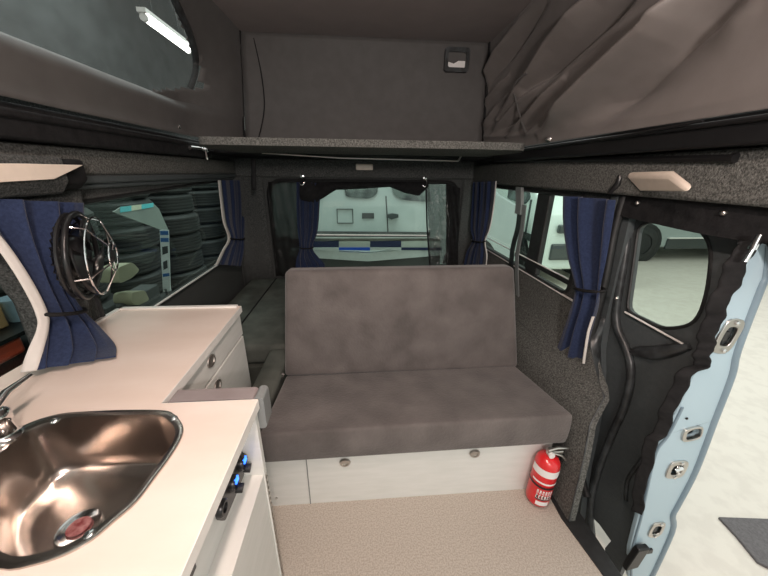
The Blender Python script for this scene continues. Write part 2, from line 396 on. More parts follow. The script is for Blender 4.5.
# outline of the window as a rounded shape; fabric = grid whose faces skip the window
def surf_px(u, v, off=0):
    x = -.95
    for _ in range(25):
        p = at(u, v, 'x', x); x = .5 * x + .5 * lprof(max(1.58, min(2.24, p.z)))
    return Vector((x + off, p.y, p.z))
arc_px = [(166, -12), (176, 10), (186, 32), (192, 52), (193, 70), (188, 88), (150, 92)]
arcp = [surf_px(u, v) for u, v in arc_px]
ARC = sorted((p.z, p.y) for p in arcp)
def left_fabric():
    mb = MB(); nu, nv = 90, 44; P = []
    for i in range(nu + 1):
        y = -.95 + 3.45 * i / nu
        for j in range(nv + 1):
            z = 1.585 + (zt - 1.585) * j / nv
            p = left_pt(y, z); p.x += .006 * math.sin(5 * y + 7 * z) * math.sin(11 * y) * (1 if z < 1.76 else .3)
            P.append(p)
    def inside(y, z):
        if z < 1.765 or z > 2.225: return False
        return -.85 < y < interp(z, ARC)
    m = nv + 1; F_ = []
    for i in range(nu):
        for j in range(nv):
            yc = -.95 + 3.45 * (i + .5) / nu; zc = 1.585 + (zt - 1.585) * (j + .5) / nv
            if not inside(yc, zc): F_.append((i * m + j, (i + 1) * m + j, (i + 1) * m + j + 1, i * m + j + 1))
    mb.add(P, F_); return mb.build('side_wall', 'tent', tent, smooth=True, solid=.004)
left_fabric()
win = MB().grid(lambda u, v: left_pt(-.88 + (interp(1.755 + .475 * v, ARC) + .90) * u, 1.755 + .475 * v, -.012 + .012 * math.sin(9 * u * 3 + 5 * v) * math.sin(7 * v + 3 * u)), 60, 14).build('clear_window', 'vinylclear', tent, smooth=True)
arc = [p + Vector((.014, 0, 0)) for p in arcp[:6]]
zp = MB().tube(smoothpts(arc, 8), .018, 8).build('window_binding', 'black_gl', tent, smooth=True)
arc2 = [p + Vector((.014, .035, 0)) for p in arcp[:6]] + [surf_px(189, 96, .02), surf_px(193, 100, .02)]
MB().tube(smoothpts(arc2, 8), .0035, 6).tube([surf_px(193, 96, .025), surf_px(195, 101, .025), surf_px(197, 106, .025)], [.006, .004, .007], 6).build('zipper', 'satin', tent, smooth=True)
# right side: large folds fanning from the rear lower corner
ZB = 1.555
def right_pt(y, z):
    k = max(0, min(1, (y - 1.95) / .55)); k = k * k * (3 - 2 * k)
    t = (z - ZB) / (zt - ZB)
    x = (.99 + .015 * math.sin(PI * t)) + (.905 - .99) * t ** 1.2
    xe = .93 - .025 * t
    return x * (1 - k) + xe * k
def _r(pxs, w, a): return ([(q.y, q.z) for q in (at(u, v, 'x', .96) for u, v in pxs)], w, a)
RIDGES = [_r([(536, 136), (600, 80), (660, 30), (705, -20)], .050, .060), _r([(575, 135), (650, 70), (740, -20)], .075, -.035),
          _r([(504, 118), (560, 45), (610, -10)], .050, .040), _r([(530, 90), (585, 40), (640, -10)], .035, -.030),
          _r([(486, 95), (510, 50), (548, -8)], .045, .035), _r([(498, 80), (540, 20), (560, -8)], .03, -.018),
          _r([(489, 130), (505, 105), (522, 88)], .018, .020), _r([(497, 134), (518, 108), (540, 84)], .016, .020),
          _r([(508, 137), (530, 114), (562, 78)], .020, .026), _r([(520, 138), (545, 118), (566, 98)], .018, .018),
          _r([(486, 116), (496, 98), (512, 76)], .018, .018), _r([(503, 130), (520, 116), (534, 98)], .012, -.012),
          _r([(486, 137), (510, 136), (540, 132)], .020, .012), _r([(560, 128), (640, 118), (760, 92)], .03, .010),
          _r([(630, 90), (690, 40), (760, 0)], .05, .012)]
def segd(y, z, P):
    best = 9; tt = 0
    for i, (a, b) in enumerate(zip(P, P[1:])):
        dx, dz = b[0] - a[0], b[1] - a[1]; L = dx * dx + dz * dz
        t = max(0, min(1, ((y - a[0]) * dx + (z - a[1]) * dz) / L))
        d = math.hypot(y - a[0] - t * dx, z - a[1] - t * dz)
        if d < best: best = d; tt = (i + t) / (len(P) - 1)
    return best, tt
def right_side(u, v):
    y = -.95 + 3.45 * u; z = ZB + (zt - ZB) * v
    x = right_pt(y, z); d = 0
    env = 2.0 * min(1, 6 * v) * min(1, 6 * (1 - v)) * min(1, (2.5 - y) / .08)
    for P, w_, a in RIDGES:
        q, tt = segd(y, z, P)
        w_ = w_ * .8
        if q < 3 * w_: d += a * math.exp(-(q / w_) ** 1.6) * (.35 + .65 * min(1, math.sin(PI * min(.98, max(.02, tt))) * 1.6))
    d += .004 * math.sin(3 * y + 8 * z) 
    return (x - d * max(0, env), y, z)
MB().grid(right_side, 420, 150).build('side_wall', 'tent_side', tent, smooth=True, solid=.004)
cy = [Vector(right_side((y + .95) / 3.45, (z - ZB) / (zt - ZB))) + Vector((-.008, 0, 0)) for y, z in ((1.90, 1.62), (1.96, 1.70), (2.0, 1.80), (1.99, 1.86), (1.92, 1.885), (1.86, 1.895))]
MB().tube(smoothpts(cy, 4), .006, 6).build('seam_cord', 'tent', tent, smooth=True)
# corner seams
MB().tube([Vector((-.735, 2.49, 2.235)), Vector((-.765, 2.475, 2.05)), Vector((-.79, 2.47, 1.85)), Vector((-.785, 2.48, 1.59))], .009, 6).build('corner_seam', 'black', tent, smooth=True)
MB().tube(smoothpts([(-.655, 2.50, 2.20), (-.63, 2.495, 2.0), (-.635, 2.495, 1.8), (-.70, 2.49, 1.6)], 5), .004, 6).build('corner_seam', 'black', tent, smooth=True)
MB().tube([(.905, 2.49, 2.235), (.915, 2.475, 1.9), (.93, 2.47, 1.59)], .012, 6).build('corner_seam', 'black', tent, smooth=True)
MB().tube([(.80, 2.505, 2.2), (.80, 2.505, 1.6)], .003, 6).build('seam_cord', 'black', tent, smooth=True)
# small vent window in rear wall
pv = at(456, 61, 'y', 2.5)
vt = MB().panel([rrect(pv.x - .085, pv.x + .085, pv.z - .07, pv.z + .07, .02), rrect(pv.x - .062, pv.x + .062, pv.z - .045, pv.z + .045, .015)], fXZ, 2.47, 2.50).build('vent_window', 'black_gl', tent, bevel=.004)
MB().box(pv.x - .064, pv.x + .064, 2.485, 2.49, pv.z - .047, pv.z + .047).build('vent_flap', 'tent', vt)
MB().panel([[(pv.x - .058, pv.z - .042), (pv.x + .058, pv.z - .042), (pv.x + .058, pv.z - .005), (pv.x + .01, pv.z - .005), (pv.x - .02, pv.z - .022), (pv.x - .058, pv.z - .012)]], fXZ, 2.478, 2.484).build('clear_pane', 'label', vt)
# bright strip in the left tent window, built as a glowing tube outside
t0 = at(145, 18, 'x', -1.45); t1 = at(188, 50, 'x', -1.45)
tl = thing('bright_strip', t0, 'bright strip in the left tent window, built as a glowing tube outside', 'light')
struct(MB().box(-8, 11, 2.85, 2.95, 4.3, 4.5).box(-8, 11, 3.2, 3.3, 4.3, 4.5).build('added_beam', 'walld'))  # overhead beams and rods added to hold the glowing tube up
MB().box(t0.x - .004, t0.x + .004, 2.895, 2.903, t0.z + .04, 4.3).box(t0.x - .004, t0.x + .004, 3.245, 3.253, t0.z + .04, 4.3).build('suspension_rod', 'walld', tl)
MB().tube([t0, t1], .022, 10).build('tube', 'led', tl, smooth=True)
MB().tube([t0 + Vector((0, -.02, 0)), t0], .026, 10).tube([t1, t1 + Vector((0, .02, 0))], .026, 10).box(t0.x - .03, t0.x + .03, t0.y - .03, t1.y + .03, t0.z + .024, t0.z + .05).build('housing', 'edge', tl)

# ceiling light fixture above the camera
cl = thing('ceiling_light', (0, .15, 2.2), 'slim led strip light on the pop-top ceiling lining', 'light')
MB().box(-.06, .06, -.35, .65, 2.205, 2.235).build('housing', 'edge', cl, bevel=.005)
MB().box(-.045, .045, -.32, .62, 2.198, 2.205).build('diffuser', 'led', cl)

# bed board at the rear, under the tent
bb = MB().panel([rpoly([(-.76, 1.70), (.60, 1.68), (.86, 1.70), (.93, 1.85), (.93, 2.42), (-.80, 2.42), (-.84, 1.95)], .05)], fXY, 1.515, 1.55).build('bed_board', 'carpet_lt', bevel=.006)
tag(bb, 'grey carpeted bed board spanning the rear of the roof opening', 'board')
# bar below the board
rb = MB().tube([at(262, 153, 'y', 2.40), at(340, 158, 'y', 2.40), at(458, 161, 'y', 2.40)], .006, 8).tube([at(458, 161, 'y', 2.40), at(463, 153, 'y', 2.40)], .007, 8).build('support_bar', 'satin', smooth=True)
tag(rb, 'thin silver bar running below the carpeted bed board', 'bar')
# latches at the left
def latch(u, v, name_label, s=1.0):
    p = at(u, v, 'x', -.985)
    t = thing('latch', p, name_label, 'latch')
    MB().tube([p + Vector((0, -.10 * s, 0)), p + Vector((.005, .10 * s, .005))], .011, 8).tube([p + Vector((.0, .03, .05)), p + Vector((0, .05, -.06))], .010, 8).build('pin', 'chrome', t, smooth=True)
    MB().lathe([(.0, -.02), (.016, -.018), (.02, 0), (.016, .018), (0, .02)], p + Vector((.012, .02, 0)), (1, 0, 0), 12).tube([p + Vector((.01, .02, .04)), p + Vector((.02, .0, -.05))], .007, 6).build('catch', 'chrome', t, smooth=True)
    return t
latch(202, 149, 'silver metal latch on the black roof frame above left rear window', 1.5)
p = at(178, 127, 'x', -.985)
tag(MB().lathe([(0, -.012), (.012, -.01), (.014, .0), (.008, .012), (0, .014)], p, (1, 0, 0), 12).build('stud', 'chrome', smooth=True), 'small silver stud on left tent hem above the metal latch', 'stud', )
p = at(549, 139, 'x', .982)
tag(MB().lathe([(0, -.014), (.014, -.01), (.018, .0), (.010, .014), (0, .018)], p, (-1, 0, 0), 12).build('stud', 'chrome', smooth=True), 'small silver stud on right tent hem beside the bed board end', 'stud')
a, b = at(253, 158, 'y', 2.38), at(254, 190, 'y', 2.38)
st = MB().grid(lambda u, v: a.lerp(b, v) + Vector(((u - .5) * .03, .006 * math.sin(6 * v), 0)), 2, 10).build('hanging_strap', 'black', solid=.004, smooth=True)
tag(st, 'short black webbing strap hanging below the left end of bed board', 'strap')

# ================================================================== RIGHT DOORWAY
# black pillar trim between the carpet lining and the door
def bpill(u, v):
    z = -.25 + 1.57 * v
    yfront = interp(z, [(-.25, 1.00), (0, 1.06), (.3, 1.10), (.5, 1.14), (.66, 1.20), (1.32, 1.235)])
    yrear = interp(z, [(-.25, 1.5), (1.32, 1.5)])
    x0 = interp(z, [(-.25, 1.10), (.3, 1.12), (1.32, 1.12)])
    return (x0 + .0 * u, yfront + (yrear - yfront) * u, z)
struct(MB().grid(bpill, 4, 16, (.03, 0, 0)).build('trim_door_pillar', 'pillar', smooth=True))
# flange bridging lining edge to the pillar
def flange(u, v):
    z = .785 * v; a = Vector((interp(z, ltab), interp(z, ytab), z))
    b = Vector(bpill(0, (z + .25) / 1.57))
    return a.lerp(b, u) + Vector((.0, -.012 * math.sin(PI * u), 0))
struct(MB().grid(flange, 8, 24).build('trim_door_flange', 'black_gl', smooth=True, solid=.006))
seal = [(1.098, 1.262, 1.32), (1.098, 1.265, 1.176), (1.095, 1.24, .957), (1.095, 1.225, .655), (1.09, 1.17, .45), (1.09, 1.10, .20), (1.09, 1.06, .0), (1.08, .98, -.06)]
struct(MB().tube(smoothpts(seal, 6), .017, 8).build('trim_door_seal', 'rubber', smooth=True))
struct(MB().box(1.085, 1.12, 1.265, 1.33, .6, 1.325).build('trim_pillar_cover', 'pillar', bevel=.015))
# studs
for i, (u, v) in enumerate(((637, 203), (723, 213), (585, 376), (604, 394), (616, 298))):
    p = at(u, v, 'x', 1.085 if i in (0, 1, 4) else 1.05)
    tag(MB().lathe([(0, -.006), (.009, -.005), (.009, .002), (.005, .006), (0, .007)], p, (-1, 0, 0), 10).build('snap_stud', 'satin', smooth=True),
        ('small silver snap stud on black strip beside the cream lamp', 'small silver snap stud on black strip nearest the zip pull', 'small silver snap stud just below the large blue curtain',
         'small silver snap stud at the tip of carpet lining by doorway', 'small silver snap stud halfway up the black door pillar')[i], 'stud', 'snap studs around the side doorway')
# black insect screen: header strip, folded free edge, zip
scr = thing('insect_screen', (1.09, .8, 1.3), 'black fabric insect screen hanging at the side door with wavy zipped edge', 'screen')
MB().grid(lambda u, v: (1.092 + .006 * math.sin(30 * u) * v, 1.26 - 2.2 * u, 1.325 - (.085 + .012 * math.sin(9 * u)) * v), 60, 6, (.012, 0, 0)).build('header', 'black', scr, smooth=True)
edge_px = [(757, 240), (746, 262), (734, 288), (722, 312), (714, 336), (709, 352), (706, 366), (690, 376), (676, 405), (664, 433), (653, 450), (644, 488), (639, 515)]
ep = smoothpts([at(u, v, 'y', .765) for u, v in edge_px], 8)
def sc(u, v):
    i = min(len(ep) - 1, int(u * (len(ep) - 1))); p = ep[i]
    wv = .006 * math.sin(i * .55) + .003 * math.sin(i * 1.3)
    w_ = interp(u, [(0, .030), (.15, .034), (.4, .024), (.6, .024), (1, .018)])
    q = Vector((p.x + (.012 + wv) - w_ * v, .765 + .03 * v, p.z - .012 * v)); return q
MB().grid(sc, len(ep) - 1, 6).build('zipped_edge', 'black', scr, smooth=True, solid=.006)
zpz = at(757, 242, 'y', .75)
MB().tube([zpz + Vector((0, 0, .02)), zpz + Vector((-.004, 0, -.02))], [.007, .010], 8).tube([zpz + Vector((-.004, 0, -.02)), zpz + Vector((-.012, 0, -.055))], [.005, .007], 8).build('zip_pull', 'chrome', scr, smooth=True)
rol = [at(768, 236, 'y', .72), at(772, 262, 'y', .72), at(774, 285, 'y', .72)]
MB().tube([Vector((1.10, .74, 1.25)), Vector((1.165, .72, 1.20)), Vector((1.20, .70, 1.12)), Vector((1.21, .70, 1.07))], [.02, .035, .035, .02], 10).build('hanging_fold', 'black', scr, smooth=True)

# sliding door, pushed half open on the outside of the body
door = thing('sliding_door', (1.2, .8, -.33), 'open sliding side door with black inner trim and pale blue latch edge', 'door')
inn = [(757, 242), (733, 290), (720, 320), (713, 340), (708, 360), (692, 376), (678, 407), (664, 435), (652, 452), (643, 490), (638, 515), (629, 550), (628, 578)]
out = [(772, 240), (768, 275), (762, 289), (739, 350), (733, 376), (716, 420), (697, 470), (679, 505), (674, 515), (673, 532), (652, 578)]
iP = [at(u, v, 'y', .78) for u, v in inn]; oP = [at(u, v, 'y', .78) for u, v in out]
loop = [(p.x + .004, p.z) for p in iP] + [(p.x, p.z) for p in reversed(oP)]
# latch-edge panel, pockets cut where the fittings sit
def hole(u, v, ru, rv, rot=0):
    c = at(u, v, 'y', .78)
    P = []
    for k in range(16):
        a = 2 * PI * k / 16; ca, sa = math.cos(a), math.sin(a)
        x = math.copysign(abs(ca) ** .6, ca) * ru; z = math.copysign(abs(sa) ** .6, sa) * rv
        P.append((c.x + x * math.cos(rot) - z * math.sin(rot), c.z + x * math.sin(rot) + z * math.cos(rot)))
    return c, P
fit = [(727, 336, .036, .062, -.12, 'striker'), (691, 433, .038, .032, .2, 'oval'), (676, 469, .040, .045, 0, 'lock'), (656, 529, .032, .046, 0, 'striker2')]
holes = [hole(*f[:5]) for f in fit]
MB().panel([loop] + [[((p[0] - h[0].x) * .82 + h[0].x, (p[1] - h[0].z) * .82 + h[0].z) for p in h[1]] for h in holes], fXZ, .78, .80).build('latch_edge', 'paint', door, bevel=.004)
# fittings
for (f, (c, P)) in zip(fit, holes):
    kind = f[5]
    pl_ = MB()
    inner = [((p[0] - c.x) * .55 + c.x, (p[1] - c.z) * .55 + c.z) for p in P]
    if kind == 'oval':
        o = pl_.panel([[((p[0] - c.x) * 1.0 + c.x, (p[1] - c.z) * 1.0 + c.z) for p in P], [((p[0] - c.x) * .72 + c.x + .004, (p[1] - c.z) * .72 + c.z) for p in P]], fXZ, .772, .786).build('bump_stop', 'satin', door, bevel=.003)
        MB().box(c.x - .033, c.x + .033, .80, .805, c.z - .03, c.z + .03).build('pocket', 'plastic', o)
    else:
        o = pl_.panel([P, inner], fXZ, .774, .784).build('latch_plate', 'satin', door, bevel=.002)
        MB().box(c.x - .03, c.x + .03, .80, .805, c.z - .045, c.z + .045).build('pocket', 'plastic', o)
        m2 = MB()
        if kind == 'lock':
            m2.tube([(c.x - .012, .775, c.z), (c.x + .016, .775, c.z + .012)], .009, 8).tube([(c.x + .008, .775, c.z - .022), (c.x - .004, .775, c.z + .022)], .006, 8)
        else:
            m2.box(c.x - .016, c.x + .004, .778, .80, c.z - .018, c.z + .016)
        m2.build('catch', 'chrome' if kind == 'lock' else 'plastic', o, bevel=.002)
        MB().lathe([(0, 0), (.007, 0), (.007, .006), (0, .008)], (c.x + .006, .776, c.z + f[3] * .78), (0, -1, 0), 8).lathe([(0, 0), (.007, 0), (.007, .006), (0, .008)], (c.x + .002, .776, c.z - f[3] * .78), (0, -1, 0), 8).build('screw', 'chrome', o)
q = at(648, 550, 'y', .78)
MB().panel([[(q.x - .012, q.z - .014), (q.x + .016, q.z - .01), (q.x + .012, q.z + .014), (q.x - .012, q.z + .01)]], fXZ, .772, .781).build('grommet', 'plastic', door)
q = at(686, 418, 'y', .78); MB().lathe([(0, 0), (.005, 0), (.004, .003), (0, .004)], (q.x, .778, q.z), (0, -1, 0), 8).build('screw', 'plastic', door)
q = at(632, 553, 'y', .77)
MB().panel([[(q.x - .02, q.z - .09), (q.x + .035, q.z - .07), (q.x + .05, q.z + .055), (q.x - .0, q.z + .05), (q.x - .012, q.z - .02)]], fXZ, .750, .775).build('lower_roller_arm', 'plastic', door, bevel=.006)
# inner and outer flange lines along the edge
MB().tube([(p.x, .783, p.z) for p in smoothpts([Vector((o_.x - .006, 0, o_.z)) for o_ in oP], 4)], .013, 8).build('outer_flange', 'paint_dk', door, smooth=True)
MB().tube([(p.x + .014, .778, p.z) for p in smoothpts(iP[6:], 4)], .005, 8).build('inner_flange', 'paint_dk', door, smooth=True)
# outer skin following the edge shape back along the body
oS = smoothpts([Vector((p.x + .004, 0, p.z)) for p in oP], 3)
def skin(ya, yb, za, zb_):
    def f(u, v):
        z = za + (zb_ - za) * v
        x = interp(-z, sorted([(-p.z, p.x) for p in oS])); return (x, ya + (yb - ya) * u, z)
    return f
MB().grid(skin(.79, 1.46, -.16, .76), 4, 20, (.012, 0, 0)).grid(skin(.79, 1.46, 1.23, 1.26), 4, 2, (.012, 0, 0)).grid(skin(.79, .87, .76, 1.23), 2, 8, (.012, 0, 0)).grid(skin(1.38, 1.46, .76, 1.23), 2, 8, (.012, 0, 0)).build('outer_skin', 'paint', door, smooth=True)
# inner trim: black panel with window opening and gap low down
XD = 1.155
dw_px = [(639, 224), (662, 221), (697, 227), (709, 240), (712, 256), (708, 290), (701, 314), (690, 326), (664, 329), (627, 311), (634, 262)]
dw = rpoly([(p.y, p.z) for p in (at(u, v, 'x', XD) for u, v in dw_px)], .04, 3)
gp = [(p.y, p.z) for p in (at(u, v, 'x', XD) for u, v in [(590, 515), (599, 524), (611, 541), (605, 548), (606, 571), (594, 556)])]
def dfront(z): return .785
MB().panel([[(.79, -.33), (1.48, -.33), (1.48, 1.29), (.79, 1.29)], dw, gp], fYZ, XD, XD + .02).build('inner_trim', 'pillar', door)
dwb = rpoly([(p.y, p.z) for p in (at(u, v, 'x', XD) for u, v in dw_px)], .04, 3)
MB().panel([[(.84, .78), (1.40, .78), (1.40, 1.27), (.84, 1.27)]], fYZ, XD + .035, XD + .04).build('window_glass', 'glass_door', door)
ring([(a, b) for a, b in dw], fYZ, XD - .002, .006, 'window_rubber', 'rubber', door)
a, b = at(625, 312, 'x', XD - .012), at(683, 344, 'x', XD - .012)
MB().tube([a, b], .004, 6).build('sill_line', 'edge', door)
# moulded ridges on the trim
r1 = [at(u, v, 'x', XD - .01) for u, v in [(632, 205), (624, 262), (616, 318), (627, 350), (631, 372), (626, 402), (610, 440), (597, 475), (591, 505), (592, 545), (603, 590)]]
MB().tube(smoothpts(r1, 6), .016, 8).build('moulded_rib', 'black_gl', door, smooth=True)
r2 = [at(u, v, 'x', XD - .004) for u, v in [(632, 352), (640, 352), (655, 353), (672, 350), (690, 346)]]
MB().tube(smoothpts(r2, 5), [.012 + .016 * math.sin(PI * k / 20) for k in range(21)], 8).build('grip_moulding', 'black_gl', door, smooth=True)
r3 = [at(u, v, 'x', XD - .004) for u, v in [(655, 440), (640, 462), (628, 480), (626, 500)]]
MB().tube(smoothpts(r3, 5), .008, 8).build('lower_moulding', 'black_gl', door, smooth=True)

# ================================================================== BENCH
bench = thing('bench_seat', (.2, 1.2, 0), 'brown-grey suede bench seat on white base across the van', 'bench seat')
MB().box(-.43, .845, 1.0, 1.02, 0, .325).build('base_panel', 'white', bench)
MB().box(-.43, .845, 1.02, 1.50, .30, .325).build('seat_board', 'white', bench)
MB().box(-.238, -.234, .997, 1.0, .0, .325).build('panel_joint', 'greyedge', bench)
for u, v in ((345, 463), (475, 454)):
    q = at(u, v, 'y', .99)
    MB().lathe([(0, 0), (.017, 0), (.021, .006), (.018, .012), (.011, .013), (.010, .009), (0, .009)], (q.x, .998, q.z), (0, -1, 0), 20, sx=1.15).build('knob', 'satin', bench, smooth=True)
q = at(276, 500, 'y', .99); MB().lathe([(0, 0), (.006, 0), (.004, .004), (0, .004)], (q.x, .999, q.z), (0, -1, 0), 10).build('screw', 'satin', bench)
def cushion(name, fn, nx, ny, nz, parent, m='suede', bevel=.013):
    # shell of a subdivided box mapped through fn(u,v,w)
    mb = MB()
    for ax in range(3):
        for s_ in (0, 1):
            def g(a, b, ax=ax, s_=s_):
                q = [0, 0, 0]; q[ax] = s_; q[(ax + 1) % 3] = a; q[(ax + 2) % 3] = b; return fn(*q)
            n = (nx, ny, nz); mb.grid(g, n[(ax + 1) % 3], n[(ax + 2) % 3])
    o = mb.build(name, m, parent)
    import bmesh
    b = bmesh.new(); b.from_mesh(o.data); bmesh.ops.remove_doubles(b, verts=b.verts, dist=1e-5); bmesh.ops.recalc_face_normals(b, faces=b.faces); b.to_mesh(o.data); b.free()
    for p in o.data.polygons: p.use_smooth = True
    d = o.modifiers.new('b', 'BEVEL'); d.width = bevel; d.segments = 4; d.limit_method = 'ANGLE'; d.angle_limit = math.radians(50)
    return o
def seatf(u, v, w):
    x0 = -.395; x1 = .868 - .02 * v
    x = x0 + (x1 - x0) * u; y = .955 + .05 * u * 0 + .47 * v
    zb = .306 + .015 * u; ztop = .455 + .02 * u * (1 - v) - .066 * v + .016 * u * v
    z = zb + (ztop - zb) * w
    if w == 1: z += .010 * math.sin(PI * u) * math.sin(PI * v) + .003 * math.sin(9 * u + 4 * v) * math.sin(PI * u) * math.sin(PI * v)
    if v == 0: y -= .008 * math.sin(PI * w)
    return Vector((x, y, z))
cushion('seat_cushion', seatf, 24, 12, 4, bench)
BL, BR, TL_, TR_ = at(284, 378, 'y', 1.39), at(519, 368.5, 'y', 1.39), at(284, 271, 'y', 1.50), at(515.5, 267, 'y', 1.50)
def backf(u, v, w):
    a = BL.lerp(BR, u); b = TL_.lerp(TR_, u); p = a.lerp(b, w) + Vector((0, .11 * v, -.012 * v))
    if v == 0: p.y -= .008 * math.sin(PI * u) * math.sin(PI * w)
    return p
cushion('backrest', backf, 20, 4, 12, bench, bevel=.026)
MB().tube([at(281, 379, 'y', 1.37), at(283, 374, 'y', 1.36)], .007, 8).build('hinge', 'chrome', bench)
# bed base cushions behind the bench
def sc2(u, v, w):
    p = Vector((-.54 + .125 * u, 1.02 + .63 * v, .30 + .105 * w)); 
    if w == 1: p.z += .012 * math.sin(PI * u)
    return p
c1 = cushion('side_cushion', sc2, 8, 12, 3, None, 'suede_dk', .05); tag(c1, 'dark grey side cushion between white drawer cabinet and bench seat', 'cushion')
c2 = cushion('bed_cushion', lambda u, v, w: Vector((-1.04 + 1.92 * u, 1.66 + 1.28 * v, .30 + .13 * w)), 10, 10, 3, None, 'suede_dk', .03); tag(c2, 'long grey-green bed cushion lying behind the bench backrest', 'cushion')
MB().tube([(-.80, 1.68, .432), (-.80, 2.92, .432)], .006, 6).build('piping', 'black', c2, smooth=True)
bs = MB().box(-1.08, .86, 1.64, 2.97, 0, .296).box(-.54, -.44, 1.04, 1.60, 0, .296).build('storage_box', 'suede_dk'); tag(bs, 'low dark box base under the rear bed cushions', 'base')

# ================================================================== KITCHEN
fore = thing('kitchen_cabinet', (-.7, .2, 0), 'white sink cabinet with recessed socket panel, nearest the camera', 'cabinet')
MB().box(-.37, -.355, -.95, .715, .535, .77).build('socket_panel', 'white', fore)
MB().box(-.37, -.30, -.95, .715, .52, .538).build('recess_shelf', 'white', fore)
MB().box(-.315, -.30, -.95, .715, .0, .52).build('door', 'white', fore)
MB().box(-1.09, -.296, .715, .732, .0, .77).build('end_panel', 'white', fore)
hg = MB().box(-.3005, -.2955, .716, .731, .0, .53)
for k in range(22): hg.box(-.2975, -.2935, .718, .729, .01 + k * .0235, .01 + k * .0235 + .014)
hg.build('piano_hinge', 'satin', fore)
rear = thing('drawer_cabinet', (-.85, 1.1, 0), 'white drawer cabinet with two oval pulls beside the side window', 'cabinet')
MB().box(-1.09, -.582, .735, 1.39, 0, .77).build('body', 'white', rear)
for nm, z0, z1, hv in (('drawer', .66, .765, (210.5, 361)), ('drawer', .36, .652, (217, 386)), ('plinth', .0, .352, None)):
    d = MB().box(-.581, -.566, .742, 1.385, z0, z1).build(nm, 'white', rear, bevel=.003)
    if hv:
        q = at(hv[0], hv[1], 'x', -.566)
        hd = MB().lathe([(0, 0), (.021, 0), (.0235, .003), (.022, .006), (.017, .006), (.015, .002), (0, .002)], (-.566, q.y, q.z), (1, 0, 0), 24, sx=1.35).build('pull', 'satin', d, smooth=True)
# worktop with sink cut-out
ZC = .80
spx = [(182, 438), (183, 426), (172, 413.5), (156, 411), (125, 411), (98, 412), (59, 415), (23, 427), (0, 445), (-30, 472), (-42, 505), (-32, 545), (0, 570), (39, 565), (70, 554), (94, 540), (113, 524), (137, 503), (156, 478), (172, 456)]
so = [(p.x, p.y) for p in (at(u, v, 'z', ZC) for u, v in spx)]
so = [(p.x, p.y) for p in smoothpts([Vector((a, b, 0)) for a, b in so], 4, True)]
cxs = sum(p[0] for p in so) / len(so); cys = sum(p[1] for p in so) / len(so)
def scl(lp, k, kk=None): return [((p[0] - cxs) * k + cxs, (p[1] - cys) * (kk or k) + cys) for p in lp]
top = MB().panel([[(-.29, -.95), (-.29, .735), (-.548, .735), (-.562, 1.40), (-1.10, 1.40), (-1.10, -.95)], scl(so, .985)], fXY, ZC - .03, ZC).build('worktop', ['counter'], bevel=.003)
tag(top, 'pale pinkish laminate worktop with an L shaped step and sink cut-out', 'worktop')
MB().box(-.2905, -.2885, -.95, .735, ZC - .030, ZC - .0005).box(-.5485, -.290, .7352, .737, ZC - .03, ZC - .0005).hexa([(-.5475, .74, ZC - .03), (-.5455, .74, ZC - .03), (-.5595, 1.40, ZC - .03), (-.5615, 1.40, ZC - .03), (-.5475, .74, ZC), (-.5455, .74, ZC), (-.5595, 1.40, ZC), (-.5615, 1.40, ZC)]).box(-1.1, -.56, 1.40, 1.402, ZC - .03, ZC).build('edging', 'edge', top)
MB().box(-1.10, -1.082, 1.24, 1.40, ZC, ZC + .008).box(-1.10, -.575, 1.382, 1.40, ZC, ZC + .008).build('raised_lip', 'edge', top)
# fold-down leaf hung on the cabinet end
ext = MB().panel([rpoly([(-.54, .69), (-.305, .69), (-.305, .797), (-.54, .797)], .012)], fXZ, .745, .795).build('folding_leaf', ['mauve'], bevel=.008)
tag(ext, 'mauve-grey folded table leaf hanging in the worktop notch', 'table leaf')
MB().panel([rrect(-.306, -.278, .69, .80, .012)], fXZ, .742, .798).build('edge_strip', 'greyedge', ext, bevel=.004)
# sink
sink = thing('kitchen_sink', (cxs, cys, ZC), 'stainless steel sink with rounded corners set in the worktop', 'sink')
n = len(so)
prof = [(1.0, .0005), (.998, .004), (.985, .005), (.94, .0035), (.90, .002), (.893, -.006), (.888, -.03), (.88, -.08), (.87, -.125), (.84, -.15), (.80, -.158), (.6, -.163), (.3, -.167), (.12, -.168)]
dcx, dcy = at(80, 529, 'z', ZC - .168).xy
vs = []; fs = []
for i, (k, h) in enumerate(prof):
    bl = max(0, (.8 - k) / .7) if k < .8 else 0
    for (x, y) in so:
        X_ = (x - cxs) * k + cxs + (dcx - cxs) * bl; Y_ = (y - cys) * k + cys + (dcy - cys) * bl
        vs.append((X_, Y_, ZC + h))
for i in range(len(prof) - 1):
    for j in range(n): fs.append((i * n + j, i * n + (j + 1) % n, (i + 1) * n + (j + 1) % n, (i + 1) * n + j))
bowl = MB().add(vs, fs).build('bowl', 'steel', sink, smooth=True)
dz = ZC - .169
MB().lathe([(0, .001), (.016, .001), (.020, .003), (.034, .004), (.040, .006), (.042, .003), (.042, -.01), (0, -.01)], (dcx, dcy, dz + .004), (0, 0, 1), 28).build('drain', 'chrome', sink, smooth=True)
MB().lathe([(0, 0), (.022, 0), (.022, .003), (.006, .004), (0, .004)], (dcx, dcy, dz + .008), (0, 0, 1), 20).build('drain_label', 'darkred', sink)
for u, v in ((174, 419), (90, 535), (55, 421)):
    q = at(u, v, 'z', ZC)
    MB().lathe([(0, .006), (.006, .006), (.009, .004), (.010, 0), (0, -.002)][::-1], q, (0, 0, 1), 12).build('clip', 'chrome', sink, smooth=True)
